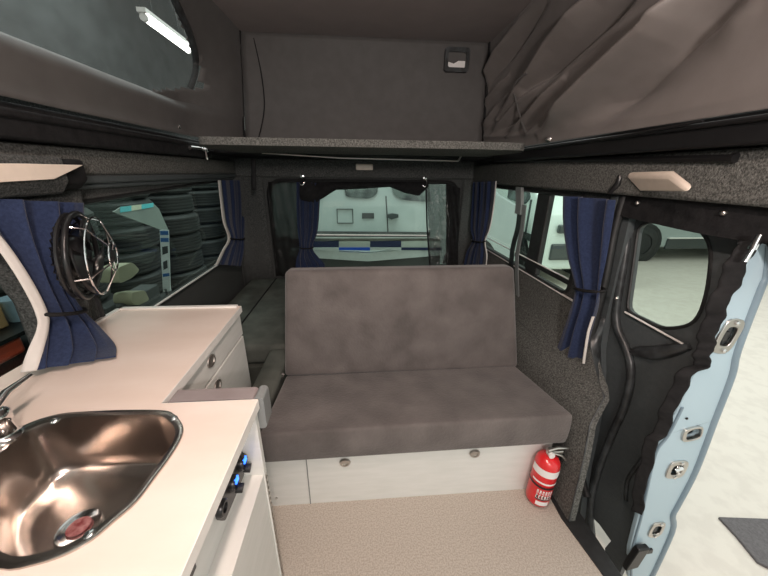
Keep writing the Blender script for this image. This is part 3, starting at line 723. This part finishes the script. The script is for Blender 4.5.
# faucet
fq = at(14, 438, 'z', ZC)
fa = thing('mixer_tap', (fq.x, fq.y, ZC), 'chrome mixer tap standing behind the steel sink at left edge', 'tap')
MB().lathe([(0, 0), (.034, 0), (.034, .006), (.027, .010), (.025, .02), (.025, .045), (.028, .05), (.028, .07), (.02, .08), (0, .082)], (fq.x - .02, fq.y, ZC), (0, 0, 1), 24).build('tap_body', 'chrome', fa, smooth=True)
a = Vector((fq.x - .02, fq.y, ZC + .075)); b = at(31, 375, 'x', -.84)
MB().tube([a, a.lerp(b, .4) + Vector((0, 0, .012)), b], [.011, .010, .006], 10).build('lever', 'chrome', fa, smooth=True)
MB().tube([a - Vector((0, 0, .02)), a + Vector((-.03, -.06, .01)), a + Vector((-.04, -.14, .0)), a + Vector((-.04, -.17, -.03))], .012, 10).build('spout', 'chrome', fa, smooth=True)
# sockets and switches on the recess panel
sw = thing('socket_strip', (-.35, .6, .62), 'black socket and switch strip with blue lights under the worktop', 'sockets')
pp = rpoly([(p.y, p.z) for p in (at(u, v, 'x', -.352) for u, v in [(238, 449), (244, 456), (242, 476), (223, 521), (217, 520), (213, 506)])], .008, 3)
MB().panel([pp], fYZ, -.354, -.346).build('face_plate', 'plastic', sw, bevel=.002)
for (u, v) in ((240.5, 463), (232, 483), (220, 508)):
    q = at(u, v, 'x', -.345)
    c = MB().lathe([(0, 0), (.021, 0), (.021, .010), (.018, .014), (.012, .014), (.011, .008), (0, .008)], (-.346, q.y, q.z), (1, 0, 0), 20).build('socket', 'plastic', sw, smooth=True)
    if u > 225:
        MB().box(-.336, -.329, q.y - .008, q.y + .008, q.z + .004, q.z + .018).build('blue_light', 'blue_led', c)
        MB().tube([(-.34, q.y + .004, q.z - .024), (-.322, q.y + .006, q.z - .028)], .012, 8).build('socket_cap', 'rubber', c, smooth=True)
q = at(188, 572, 'x', -.352); q2 = MB().box(-.354, -.347, q.y - .025, q.y + .02, q.z - .02, q.z + .05).build('rocker_switch', 'plastic', bevel=.003)
tag(q2, 'small black switch low on the white recess panel at photo bottom', 'switch')

# ================================================================== CURTAINS
def curtain(name_rows, nrm, pleats, amp, label, ax, val, lin_side, tie=None, mat_='navy', seed=0, lstart=0.0, plane_shift=0.0, nu=170, lw=.03):
    # rows: (u_left, u_right, v_left, v_right) in photo pixels on the plane where the curtain hangs
    def pick(u, v):
        p = at(u, v, ax, val)
        return p if (p.z > .812 or ax != 'x' or val > -.99 or p.y > 1.4) else at(u, v, 'z', .812)   # rests on the worktop
    pts = [(pick(r[0], r[2]), pick(r[1], r[3]), r[4] if len(r) > 4 else 1.0) for r in name_rows]
    n = len(pts); Ls = smoothpts([p[0] for p in pts], 8); Rs = smoothpts([p[1] for p in pts], 8)
    As = [interp(i / 8, list(enumerate([p[2] for p in pts]))) for i in range(len(Ls))]
    N_ = Vector(nrm); root = thing('curtain', (Ls[0] + Rs[0]) / 2, label, 'curtain', 'navy curtains tied at the windows')
    m = len(Ls) - 1
    def f(u, v):
        i = int(round(v * m)); p = Ls[i].lerp(Rs[i], u)
        ph = pleats * 2 * PI * u + seed + .8 * math.sin(3 * v + seed)
        a_ = amp * As[i]
        return p + N_ * (a_ * (math.sin(ph) * .7 + .3 * math.sin(ph * 1.7 + 1 + seed)) + .012)
    co = MB().grid(f, nu, m).build('cloth', mat_, root, smooth=True, solid=.003); co.data.set_sharp_from_angle(angle=PI)
    if lin_side is not None:
        def g(u, v):
            i = int(round((lstart + (1 - lstart) * v) * m)); e = Ls[i] if lin_side == 'L' else Rs[i]; o_ = Rs[i] if lin_side == 'L' else Ls[i]
            vv_ = lstart + (1 - lstart) * v; ue = 0.0 if lin_side == 'L' else 1.0
            ph = pleats * 2 * PI * ue + seed + .8 * math.sin(3 * vv_ + seed)
            dsp = amp * As[i] * (math.sin(ph) * .7 + .3 * math.sin(ph * 1.7 + 1 + seed)) + .012
            d = (e - o_).normalized(); return e + d * (lw * (u - .15)) + N_ * (dsp + .003 - .008 * u)
        MB().grid(g, 3, m).build('lining_edge', 'lining', root, smooth=True, solid=.003)
    if tie is not None:
        i = min(m, int(tie * 8)); a_, b_ = Ls[i], Rs[i]
        c = (a_ + b_) / 2; hw = (b_ - a_) / 2; lp = []
        for k in range(20):
            t = 2 * PI * k / 20; lp.append(c + hw * 1.06 * math.cos(t) + N_ * (.015 + (amp * 1.0 * As[i] + .012) * math.sin(t)) + Vector((0, 0, -.008 * math.sin(t))))
        MB().tube(lp, .007, 6, True).build('tie_band', 'black', root, smooth=True)
    return root
curtain([(-42, 78, 197, 203, 1), (-30, 78, 218, 227, 1), (-2, 66, 250, 258, 1), (22, 62, 285, 285, .9), (37, 77, 314, 309, .7), (36, 92, 330, 325, .9), (30, 108, 352, 344, .9), (27, 110, 371, 357, .5)], (1, 0, 0), 3.4, .032,
        'large navy curtain tied in the middle behind the round fan', 'x', -1.0, 'L', 4, seed=.5, lw=.028)
curtain([(219, 244, 180, 180), (221, 245, 200, 205), (224, 244, 222, 225, .8), (229, 243, 238, 238, .6), (223, 243, 250, 246), (217, 242, 263, 255, .9), (216, 240, 264, 266, .5)], (.75, -.65, 0), 4, .016,
        'small navy curtain tied at rear end of the left side window', 'x', -1.05, 'L', 3, seed=2, lw=.045)
curtain([(297, 321, 182, 183), (297, 320, 205, 205), (298, 318, 230, 230, .9), (300, 313, 247, 247, .6), (297, 318, 258, 256), (296, 325, 266, 264, .8), (297, 322, 274, 272, .6)], (0, -1, 0), 5, .014,
        'narrow navy curtain tied at the left of the rear window', 'y', 2.95, None, 3, seed=1)
curtain([(474, 497, 182, 181), (473, 495, 205, 205), (472, 491, 228, 228, .9), (474, 486, 240, 241, .6), (468, 488, 252, 256), (464, 486, 272, 276), (463, 486, 290, 292, .6)], (-.8, -.6, 0), 4, .016,
        'navy curtain tied at rear end of the right side window', 'x', 1.04, 'R', 3, seed=3, lw=.012)
curtain([(568, 622, 196, 200, 1), (568, 618, 222, 225, 1), (572, 612, 255, 262, .9), (579, 606, 286, 291, .7), (576, 603, 305, 308, .8), (568, 595, 330, 333, .9), (559, 588, 352, 363, .6)], (-1, 0, 0), 2.1, .030,
        'large navy curtain tied beside the sliding door pillar', 'x', 1.05, 'R', 3, seed=1.2, lw=.008, lstart=.72)

# rear window dressings: rolled black net, mesh and clear vinyl flaps, hooks, chrome line
def flap(px, y, m, name, label, wr=.012):
    P = [at(u, v, 'y', y) for u, v in px]  # TL, TR, BR, BL
    def f(u, v):
        p = P[0].lerp(P[1], u).lerp(P[3].lerp(P[2], u), v)
        p.y -= wr * (math.sin(7 * u + 9 * v) * math.sin(5 * v + 2) + .4 * math.sin(19 * u - 11 * v)); return p
    o = MB().grid(f, 24, 30).build(name, m, smooth=True); tag(o, label, 'flap'); return o
flap([(268, 182), (300, 182), (299, 276), (276, 276)], 2.965, 'mesh', 'mesh_flap', 'black mesh flap hanging at the left of the rear window')
flap([(427, 184), (449, 185), (449, 262), (429, 266)], 2.965, 'vinylflap', 'clear_flap', 'crinkled clear plastic flap at the right of the rear window')
flap([(446, 184), (460, 188), (458, 266), (446, 266)], 2.962, 'black', 'black_flap', 'narrow black fabric flap beside the clear plastic flap')
bd = MB().tube([at(426, 184, 'y', 2.95), at(427, 225, 'y', 2.95), at(430, 268, 'y', 2.95)], .008, 6).build('flap_binding', 'black', smooth=True); tag(bd, 'black binding cord along the clear flap of rear window', 'cord')
def roll(u, v):
    px = 300 + 128 * u; top = 182; bot = interp(u, [(0, 200), (.12, 203), (.28, 190), (.45, 189), (.7, 187), (.82, 193), (.93, 196), (1, 187)])
    p = at(px, top + (bot - top) * v, 'y', 2.93); p.y -= .025 * math.sin(PI * v) + .008 * math.sin(40 * u); return p
rl = MB().grid(roll, 60, 8, (0, .02, 0)).build('rolled_blind', 'black', smooth=True); tag(rl, 'black fabric blind rolled up across the rear window top', 'blind')
for (u, v, lb) in ((302, 176, 'white hook holding left end of the rolled rear blind'), (425, 178, 'white hook holding right end of the rolled rear blind')):
    p = at(u, v, 'y', 2.92)
    hk = MB().tube(smoothpts([p, p + Vector((.02, -.01, -.04)), p + Vector((0, -.015, -.075)), p + Vector((-.02, -.01, -.06))], 4), .009, 8).lathe([(0, -.012), (.018, -.008), (.018, .008), (0, .012)], p, (0, -1, 0), 12).build('hook', 'chrome', smooth=True)
    tag(hk, lb, 'hook', 'hooks holding the rolled rear blind')
a, b = at(280, 234.5, 'y', 3.03), at(428, 235.5, 'y', 3.03)
struct(MB().tube([a, b], .007, 6).build('trim_rear_line', 'edge'))
# small lamp on the rear header
q = at(364.5, 167, 'y', 2.935)
lp_ = MB().box(q.x - .075, q.x + .075, 2.92, 2.94, q.z - .026, q.z + .026).build('rear_lamp', 'lamp', bevel=.008); tag(lp_, 'small rectangular lamp centred above the rear window', 'lamp')

# seat belt with upper bracket between right windows
sb = thing('seat_belt', at(521, 187, 'x', 1.08), 'grey and black seat belt hanging across the right side window', 'seat belt')
def ribbon(px, ax, val, wpx, name, m, parent=None, th=.004, off=0):
    P = smoothpts([at(u, v, ax, val) for u, v in px], 5); k = len(P) - 1
    w_ = wpx
    return MB().grid(lambda u, v: P[int(round(v * k))] + Vector((0, (u - .5) * w_, 0)), 2, k, (-th, 0, 0)).build(name, m, parent, smooth=True)
ribbon([(521, 187), (521, 205), (520, 214)], 'x', 1.085, .075, 'guide_cover', 'greyedge', sb, .02)
ribbon([(520, 212), (518, 228), (513, 248), (511, 268)], 'x', 1.08, .06, 'black_webbing', 'plastic', sb)
ribbon([(525, 205), (522, 230), (518, 250), (517, 268), (518, 300), (519, 340)], 'x', 1.068, .045, 'grey_webbing', 'greyedge', sb)

# ================================================================== LAMPS ON THE RAILS
a = [at(u, v, 'z', 1.375) for u, v in ((626, 176), (667, 178), (687, 193), (641, 192))]
q = at(655, 185, 'x', 1.03)
rlmp = thing('reading_lamp', (1.03, q.y, q.z), 'cream flat lamp mounted on the right carpeted rail', 'lamp')
ps = [at(u, v, 'x', x) for (u, v, x) in ((626, 177, 1.05), (668, 177, .97), (688, 193, .97), (640, 192, 1.05))]
MB().hexa([p + Vector((0, 0, 0)) for p in ps] + [p + Vector((.012, 0, .022)) for p in ps]).build('lamp_shade', 'lamp', rlmp, bevel=.008)
c = at(622, 184, 'x', 1.05)
MB().tube([c + Vector((.01, .03, .03)), c + Vector((0, .02, 0)), c + Vector((.01, .06, -.035))], .012, 8).build('bracket', 'plastic', rlmp, smooth=True)
# left pelmet box with lamp
def pxhexa(lo, hi): return MB().hexa([Vector(p) for p in lo] + [Vector(p) for p in hi])
pel = thing('overhead_locker', (-1.0, .85, 1.33), 'carpeted pelmet box above the left front window holding a cream lamp', 'pelmet')
MB().panel([[(-1.10, 1.315), (-.98, 1.32), (-.95, 1.36), (-.95, 1.435), (-1.10, 1.435)]], lambda u, v, w: (u, w, v), -.6, 1.17).build('box', 'carpet', pel, bevel=.01)
MB().panel([[(-1.10, 1.325), (-1.0, 1.33), (-.965, 1.36), (-.965, 1.43), (-1.10, 1.43)]], lambda u, v, w: (u, w, v), 1.17, 1.27).build('end_pocket', 'black', pel, bevel=.012)
lq = [at(u, v, 'x', -.945) for (u, v) in ((-70, 186), (50, 179), (79, 165), (20, 163.5), (-70, 163))]
MB().panel([[(p.y, p.z) for p in lq]], fYZ, -.948, -.93).build('lamp_lens', 'lamp', pel, bevel=.004)

# ================================================================== FAN
fc = Vector((-.90, 1.10, 1.125))
fan = thing('round_fan', (-1.03, 1.12, 1.1), 'round black wall fan with silver wire guard beside the navy curtain', 'fan')
# axis chosen facing the cabin
ctr = at(95, 256, 'x', -.88); fax = Vector((1.0, .42, -.10)).normalized()
u_ = fax.cross(Vector((0, 0, 1))).normalized(); w_ = fax.cross(u_).normalized(); R_ = .138
def circ(r, h, n=40): return [ctr + fax * h + (u_ * math.cos(2 * PI * k / n) + w_ * math.sin(2 * PI * k / n)) * r for k in range(n)]
MB().tube(circ(R_, -.03), .008, 8, True).tube(circ(R_ * .97, -.05), .006, 6, True).build('rim', 'plastic', fan, smooth=True)
g = MB().tube(circ(R_ * .93, .012), .0028, 6, True).tube(circ(R_ * .36, .048), .0028, 6, True)
for k in range(5):
    an = 2 * PI * k / 5 + .35; d = u_ * math.cos(an) + w_ * math.sin(an)
    g.tube([ctr + d * R_ - fax * .03, ctr + d * R_ * .93 + fax * .012, ctr + d * R_ * .36 + fax * .048, ctr + d * .012 + fax * .045], .0026, 6)
g.build('front_guard', 'chrome', fan, smooth=True)
g = MB()
for k in range(28):
    an = 2 * PI * k / 28; d = u_ * math.cos(an) + w_ * math.sin(an)
    g.tube([ctr + d * R_ - fax * .035, ctr + d * R_ * .8 - fax * .07, ctr + d * .03 - fax * .085], .0026, 6)
g.build('rear_guard', 'plastic', fan, smooth=True)
MB().lathe([(0, -.09), (.055, -.088), (.075, -.065), (.06, -.03), (.03, -.014), (0, -.012)], ctr, fax, 24).build('motor', 'plastic', fan, smooth=True)
MB().lathe([(0, .04), (.018, .042), (.022, .046), (.016, .052), (0, .053)], ctr, fax, 16).build('hub_cap', 'plastic', fan, smooth=True)
for k in range(3):
    an = 2 * PI * k / 3 + .2
    def bl(u, v, an=an):
        r = .02 + .105 * u; a2 = an + (v - .5) * (1.2 + .55 * u) + .25 * u
        return ctr + (u_ * math.cos(a2) + w_ * math.sin(a2)) * r + fax * (-.012 + .022 * (v - .5))
    MB().grid(bl, 6, 6).build('blade', 'plastic', fan, smooth=True, solid=.002)
MB().tube([ctr - fax * .07, ctr - fax * .10 + Vector((0, .02, .03)), Vector((-1.032, 1.15, 1.19))], .014, 8).lathe([(0, 0), (.035, 0), (.035, .015), (0, .02)], (-1.035, 1.15, 1.19), (1, 0, 0), 16).build('mount_arm', 'plastic', fan, smooth=True)

# ================================================================== FIRE EXTINGUISHER
eb = Vector((.790, .945, .012)); ea = Vector((.045, .012, 1)).normalized()
fe = thing('fire_extinguisher', (eb.x, eb.y, 0), 'small red fire extinguisher strapped beside the bench seat base', 'fire extinguisher')
rr = .050
MB().lathe([(0, 0), (rr * .8, .0), (rr * .97, .008), (rr, .02), (rr, .213), (rr * .95, .232), (rr * .78, .248), (rr * .42, .256), (rr * .42, .264), (0, .264)], eb, ea, 32).build('cylinder', 'red', fe, smooth=True)
def band(h0, h1, a0, a1, name, m, dr=.0012, parent=fe):
    ref = Vector((0, -1, 0)); uu = (ref - ea * ref.dot(ea)).normalized(); vv = ea.cross(uu)
    return MB().grid(lambda u, v: eb + ea * (h0 + (h1 - h0) * v) + (uu * math.cos(a0 + (a1 - a0) * u) + vv * math.sin(a0 + (a1 - a0) * u)) * (rr + dr), 24, 2).build(name, m, parent, smooth=True)
band(.178, .214, -1.9, 1.35, 'white_band', 'label', .0012)
band(.138, .147, -1.5, .9, 'white_stripe', 'label')
band(.115, .126, -PI, PI, 'strap', 'plastic', .003)
lb = MB()
ref = Vector((0, -1, 0)); uu = (ref - ea * ref.dot(ea)).normalized(); vv = ea.cross(uu)
def ep_(a, h, dr=.0018): return eb + ea * h + (uu * math.cos(a) + vv * math.sin(a)) * (rr + dr)
def patch(mb, a0, a1, h0, h1, dr=.0018):
    k = max(2, int(abs(a1 - a0) / .12)); mb.grid(lambda u, v: ep_(a0 + (a1 - a0) * u, h0 + (h1 - h0) * v, dr), k, 1)
patch(lb, -.75, .30, .020, .042)
for row, (h0, h1) in enumerate(((.082, .104), (.056, .078))):
    for k in range(6):
        a0 = -.85 + k * .22
        patch(lb, a0, a0 + .05, h0, h1); patch(lb, a0 + .09, a0 + .13, h0, h1 - .004 * (k % 2)); patch(lb, a0, a0 + .13, h1 - .006, h1)
        if k % 2: patch(lb, a0, a0 + .13, (h0 + h1) / 2 - .002, (h0 + h1) / 2 + .003)
lb.build('label', 'label', fe)
l2 = MB(); patch(l2, -.88, .42, .050, .056, .0022)
for k in range(5): patch(l2, -.8 + k * .25, -.7 + k * .25, .060, .074, .0021)
l2.build('black_print', 'labelbk', fe)
nk = eb + ea * .262
MB().lathe([(.014, 0), (.018, .004), (.018, .02), (.012, .026), (0, .026)][::-1][::-1], nk, ea, 16).box(nk.x - .012, nk.x + .05, nk.y - .012, nk.y + .012, nk.z + .012, nk.z + .026).build('valve', 'satin', fe, bevel=.002)
MB().tube([nk + Vector((-.02, -.01, .034)), nk + Vector((.02, -.01, .045)), nk + Vector((.07, -.005, .035))], .006, 8).tube([nk + Vector((.0, -.01, .02)), nk + Vector((.04, -.015, .008)), nk + Vector((.066, -.015, -.02))], .006, 8).build('lever', 'satin', fe, smooth=True)
MB().lathe([(0, 0), (.013, 0), (.013, .010), (0, .012)], nk + Vector((-.005, -.012, .012)), (0, -1, 0), 14).build('gauge', 'label', fe)
MB().tube(smoothpts([nk + Vector((.015, 0, .016)), nk + Vector((.06, .0, .0)), nk + Vector((.064, .01, -.06)), nk + Vector((.054, .01, -.15))], 5), .006, 8).build('hose', 'plastic', fe, smooth=True)

# ================================================================== OUTSIDE: vehicles
def wheel(parent, c, r, ax, n='wheel'):
    w_ = MB().lathe([(r * .6, -.09), (r * .93, -.09), (r, -.06), (r, .06), (r * .93, .09), (r * .6, .09)], c, ax, 28, closed=True).build(n, 'tyre', parent, smooth=True)
    MB().lathe([(0, -.03), (r * .2, -.02), (r * .5, -.04), (r * .6, .0), (r * .6, .04), (0, .04)][::1], c, ax, 20).build('hubcap', 'posterwhite', w_, smooth=True)
def vehicle(name, label, cat, x0, x1, y0, y1, zb, prof, wins, paint, lng='x'):
    """prof: side profile as fractions (t along length, height); wins: lists of profile-space window loops"""
    r = thing(name, ((x0 + x1) / 2, (y0 + y1) / 2, zb), label, cat)
    if lng == 'x':
        fn = lambda u, v, w: (x0 + (x1 - x0) * u, w, zb + v); a, b = y0, y1; ax = (0, 1, 0)
        wc = lambda t, s_: (x0 + (x1 - x0) * t, (y0 + .12) if s_ else (y1 - .12), zb + .38)
    else:
        fn = lambda u, v, w: (w, y0 + (y1 - y0) * u, zb + v); a, b = x0, x1; ax = (1, 0, 0)
        wc = lambda t, s_: ((x0 + .12) if s_ else (x1 - .12), y0 + (y1 - y0) * t, zb + .38)
    MB().panel([prof], fn, a, b).build('body', paint, r, bevel=.06, seg=3)
    for lp in wins:
        MB().panel([rpoly(lp, .03, 3)], fn, a - .012, a + .01).build('side_window', 'darkglass', r)
    for t in (.17, .82):
        for s_ in (0, 1):
            q = Vector(wc(t, s_)); k = MB().lathe([(0, -.13), (.46, -.13), (.46, .13), (0, .13)], q, ax, 24).build('wheel_arch', 'rubber', r)
            wheel(r, q - Vector(ax) * (.06 if s_ else -.06), .38, ax)
    return r, fn, a
# silver van parked across, behind the rear window (lengthwise along X)
vprof = [(0, .35), (0, 1.2), (.03, 1.75), (.08, 2.2), (.8, 2.2), (.9, 1.5), (.985, 1.3), (1, .9), (1, .35)]
L0, L1 = -1.95, 2.7
def fx(x): return (x - L0) / (L1 - L0)
wins = []
for px in ([(343, 182), (379, 182), (377, 194), (370, 199), (346, 197)], [(391, 182), (428, 182), (431, 202), (402, 200), (393, 194)], [(300, 182), (322, 182), (326, 196), (300, 198)]):
    wins.append([(fx(p.x), p.z + .4) for p in (at(u, v, 'y', 5.0) for u, v in px)])
sv, fn_, a_ = vehicle('parked_van', 'pale silver van parked across behind the rear window', 'van', L0, L1, 5.0, 6.8, -.4, vprof, wins, 'vangrey')
P5 = lambda u, v: at(u, v, 'y', 5.0)
def onvan(px, name, m, d=.02, e=0):
    return MB().panel([[(p.x, p.z) for p in (P5(u, v) for u, v in px)]], fXZ, 5.0 - d, 5.0 - e + .01).build(name, m, sv)
onvan([(387, 214), (392, 213), (398, 214), (398, 217), (391, 219), (387, 217)], 'door_handle', 'cardark', .06)
onvan([(362, 213), (374, 213), (374, 218.5), (362, 218.5)], 'badge', 'walld', .01)
fl = MB()
q0, q1 = P5(337, 209), P5(353, 223)
fl.tube([(q0.x, 4.995, q0.z), (q1.x, 4.995, q0.z), (q1.x, 4.995, q1.z), (q0.x, 4.995, q1.z)], .008, 5, True)
fl.build('fuel_flap', 'walld', sv)
MB().tube([P5(386, 196) + Vector((0, -.0, 0)), P5(387, 215), P5(388, 233)], .010, 5).build('door_seam', 'walld', sv)
onvan([(300, 231), (430, 232), (430, 237), (300, 236)], 'lower_moulding', 'walld', .02)
# checkered-band ute tray end in front of it
ck = thing('checkered_barrier', (.1, 3.6, -.4), 'low barrier with blue and white checkered band behind the rear window', 'barrier')
Pc = lambda u, v: at(u, v, 'y', 3.6)
def onck(px, name, m, d=.0, dd=.05):
    return MB().panel([[(p.x, p.z) for p in (Pc(u, v) for u, v in px)]], fXZ, 3.6 - d, 3.6 + dd).build(name, m, ck)
onck([(290, 256), (368, 262), (440, 254), (440, 300), (290, 300)], 'lower_panel', 'walld', .0, .4)
onck([(290, 249), (368, 252.5), (440, 247), (440, 255), (368, 261), (290, 256)], 'white_band', 'posterwhite', .02)
xs = [296, 315, 339, 370, 401, 441]
for i in range(5):
    onck([(xs[i], 241), (xs[i + 1], 240), (xs[i + 1], 247), (xs[i], 247)], 'check', ['navyp', 'navyp', 'wallg', 'navyp', 'wallg'][i], .02)
    onck([(xs[i], 247), (xs[i + 1], 247), (xs[i + 1], 250 if i != 1 else 251), (xs[i], 249.5)], 'check', ['posterwhite', 'posterwhite', 'royal', 'posterwhite', 'navyp'][i], .03)
onck([(290, 238), (440, 238), (440, 240.5), (290, 241)], 'top_rail', 'satin', .02)
# white van seen through the right window (lengthwise along Y)
wv, fw, aw = vehicle('parked_van', 'white van parked outside the right side window', 'van', 2.9, 4.3, 4.6, 9.6, -.4,
    [(0, .35), (0, .95), (.02, 1.25), (.10, 1.5), (.2, 2.3), (.98, 2.3), (1, 1.9), (1, .35)],
    [[(.13, 1.42), (.20, 1.95), (.30, 1.95), (.30, 1.35), (.16, 1.3)]], 'vanwhite', 'y')
MB().box(3.0, 4.2, 4.56, 4.62, .12, .38).box(3.05, 3.35, 4.54, 4.62, .55, .68).box(3.9, 4.2, 4.54, 4.62, .55, .68).build('bumper', 'cardark', wv, bevel=.02)
gr = MB()
for k in range(4): gr.box(3.38, 3.85, 4.555, 4.62, .50 + .06 * k, .535 + .06 * k)
gr.build('grille', 'plastic', wv)
MB().box(2.885, 2.91, 4.75, 9.4, .33, .45).box(2.885, 2.91, 5.2, 5.24, .0, 1.0).build('side_moulding', 'cardark', wv)
# dark car seen through the door window
dc, fd, ad_ = vehicle('parked_car', 'pale car with dark sill parked far off, seen through the sliding door window', 'car', 5.35, 10.2, 6.3, 8.1, -.4,
    [(0, .3), (0, .8), (.04, .98), (.22, 1.1), (.34, 1.55), (.72, 1.58), (.9, 1.1), (1, 1.0), (1, .3)],
    [[(.28, 1.1), (.36, 1.47), (.52, 1.5), (.52, 1.1)], [(.54, 1.1), (.54, 1.5), (.7, 1.5), (.82, 1.1)]], 'vangrey')
MB().box(6.75, 9.0, 6.27, 6.32, -.12, .10).build('sill', 'cardark', dc, bevel=.01)
MB().box(6.75, 9.0, 6.25, 6.30, .11, .14).build('sill_trim', 'edge', dc)

# tyres
tp = None
tr = .41; tw_ = .125
def tyre_mesh():
    t = thing('tyre', (0, 0, 0), '', 'tyre')
    prof = [(tr * .60, -tw_ * .85), (tr * .78, -tw_), (tr * .93, -tw_ * .92), (tr * .985, -tw_ * .7)]
    for k in range(5):
        h = -tw_ * .6 + k * tw_ * .3; prof += [(tr, h - .012), (tr, h + .008), (tr * .975, h + .010), (tr * .975, h + .016)]
    prof += [(tr * .985, tw_ * .7), (tr * .93, tw_ * .92), (tr * .78, tw_), (tr * .60, tw_ * .85), (tr * .63, 0)]
    MB().lathe(prof, (0, 0, 0), (0, 0, 1), 40, closed=True).build('casing', 'tyre', t, smooth=True)
    return t
T0 = tyre_mesh(); first = True
stacks = [(-2.50, 2.50, 'nearest'), (-2.62, 3.50, 'second'), (-2.62, 4.45, 'third'), (-2.62, 5.42, 'farthest')]
order = ['bottom', 'second from bottom', 'third from bottom', 'fourth from bottom', 'fifth from bottom', 'sixth from bottom', 'seventh from bottom']
for (sx_, sy_, nm) in stacks:
    for k in range(7):
        t = T0 if first else copy_tree(T0); first = False
        t.location = (sx_ + random.uniform(-.03, .03), sy_ + random.uniform(-.03, .03), -.4 + tw_ + k * (2 * tw_ + .002))
        t.rotation_euler = (0, 0, random.uniform(0, 3))
        t['label'] = f'black tyre, {order[k]} in the {nm} stack outside the left window'
        t['group'] = 'tyres stacked outside the left window'
# poster stand
po = thing('poster_stand', at(163, 295, 'x', -1.8), 'narrow blue and white poster stand among the tyres', 'poster')
def onpo(px, name, m, y=2.90, parent=None, th=.008):
    return MB().panel([[(p.x, p.z) for p in (at(u, v, 'y', y) for u, v in px)]], fXZ, y, y + th).build(name, m, parent or po)
onpo([(159.5, 230), (168.5, 230), (170.5, 291), (163, 292)], 'board', 'posterwhite')
onpo([(160, 231), (168, 231), (168.3, 235), (160.3, 235)], 'blue_print', 'posterblue', 2.895, th=.004)
onpo([(160.4, 238), (168.4, 238), (168.6, 242), (160.7, 242)], 'blue_print', 'posterblue', 2.895, th=.004)
onpo([(162, 247), (167.5, 246), (167.8, 253), (162.4, 255)], 'dark_print', 'cardark', 2.895, th=.004)
onpo([(163, 262), (167, 260), (167.5, 268), (163.5, 270)], 'dark_print', 'cardark', 2.895, th=.004)
onpo([(162.5, 274), (169, 273), (169.5, 276), (163, 277)], 'blue_print', 'posterblue', 2.895, th=.004)
pq = at(166, 291, 'y', 2.9)
MB().box(pq.x - .01, pq.x + .01, 2.90, 2.92, -.4, pq.z + .02).box(pq.x - .12, pq.x + .12, 2.82, 3.0, -.4, -.385).build('stand', 'walld', po)
# hanging sheet with teal print
tri = [at(u, v, 'x', -1.9) for u, v in ((112, 212), (120, 207), (152, 203), (158, 209), (167, 229), (166, 232))]
tg = MB().panel([[(p.y, p.z) for p in tri]], fYZ, -1.9, -1.89).build('hanging_sheet', 'sheetg')
tag(tg, 'pale triangular sheet with teal top edge outside the left window', 'sheet')
for (ua, ub, m_) in ((120, 131, 'teal'), (131, 141, 'cream'), (141, 153, 'teal')):
    k1 = (ua - 120) / 33; k2 = (ub - 120) / 33
    c4 = [at(ua, 207 - 4 * k1, 'x', -1.888), at(ub, 207 - 4 * k2, 'x', -1.888), at(ub, 213 - 6 * k2, 'x', -1.888), at(ua, 212.5 - 5 * k1, 'x', -1.888)]
    MB().panel([[(p.y, p.z) for p in c4]], fYZ, -1.889, -1.884).build('print', m_, tg)
# khaki machine
eq = thing('khaki_machine', (-1.75, 2.1, -.4), 'khaki plastic machine outside the left window behind the fan', 'machine')
def q3(u, v, x=-1.75): return at(u, v, 'x', x)
for px in ([(113, 268), (128, 262), (136, 270), (128, 278), (115, 284)], [(127, 293), (141, 290), (146, 300), (134, 306), (127, 303)]):
    lp = [(p.y, p.z) for p in (q3(u, v) for u, v in px)]
    MB().panel([rpoly(lp, .03, 3)], fYZ, -1.85, -1.72).build('cover', 'olive', eq, bevel=.015)
MB().box(-1.93, -1.78, 1.9, 2.75, -.38, .45).box(-1.8, -1.74, 2.05, 2.5, .2, .3).box(-1.8, -1.74, 2.1, 2.2, .0, .5).build('frame', 'walld', eq, bevel=.01)
MB().box(-1.96, -1.76, 1.88, 2.77, -.4, -.36).build('skid', 'cardark', eq)
bc = MB().grid(lambda u, v: Vector((-3.3 + 1.3 * u, 6.0 + .9 * v, -.38 + .03 * math.sin(8 * u) * math.sin(7 * v))), 12, 12, (0, 0, -.015)).build('blue_sheet', 'cloth_blue', smooth=True); tag(bc, 'crumpled blue sheet on the floor beyond the tyre stacks', 'sheet')
# front left window: shelf goods outside
cb = MB().box(-1.95, -1.60, 1.02, 1.41, .72, .86).build('cardboard_box', 'cardboard', bevel=.008); tag(cb, 'brown cardboard box on the rack outside the front left window', 'box')
tb = MB().lathe([(0, 0), (.045, 0), (.055, .10), (.06, .10), (.06, .11), (0, .11)], (-1.62, 1.49, .72), (0, 0, 1), 20).build('blue_tub', 'paint_dk', smooth=True); tag(tb, 'grey-blue tub beside the cardboard box outside the front left window', 'tub')
rt = MB().box(-1.85, -1.58, 1.15, 1.42, .58, .675).build('red_case', 'orange', bevel=.02); tag(rt, 'red case on the rack under the brown cardboard box', 'case')
rk = thing('storage_rack', (-1.75, 1.1, -.4), 'black storage rack standing outside the front left window', 'rack')
MB().box(-2.05, -1.45, .1, 1.62, .56, .578).build('shelf', 'black_metal', rk); MB().box(-2.05, -1.50, .1, 1.62, .70, .718).build('shelf', 'black_metal', rk)
for xx in (-2.03, -1.5):
    for yy in (.12, 1.60): MB().box(xx - .015, xx + .015, yy - .015, yy + .015, -.4, 1.3).build('post', 'black_metal', rk)
MB().box(-2.1, -2.07, .1, 1.62, -.4, 1.4).build('back_panel', 'walld', rk)
# floor mat outside the door
mp_ = [at(u, v, 'z', -.395) for u, v in ((718, 518), (800, 521), (830, 600), (775, 572), (757, 563), (735, 536))]
mm = MB().panel([[(p.x, p.y) for p in mp_]], fXY, -.4, -.385).build('floor_mat', 'matgrey', bevel=.003); tag(mm, 'grey floor mat lying on the pale floor outside the door', 'mat')
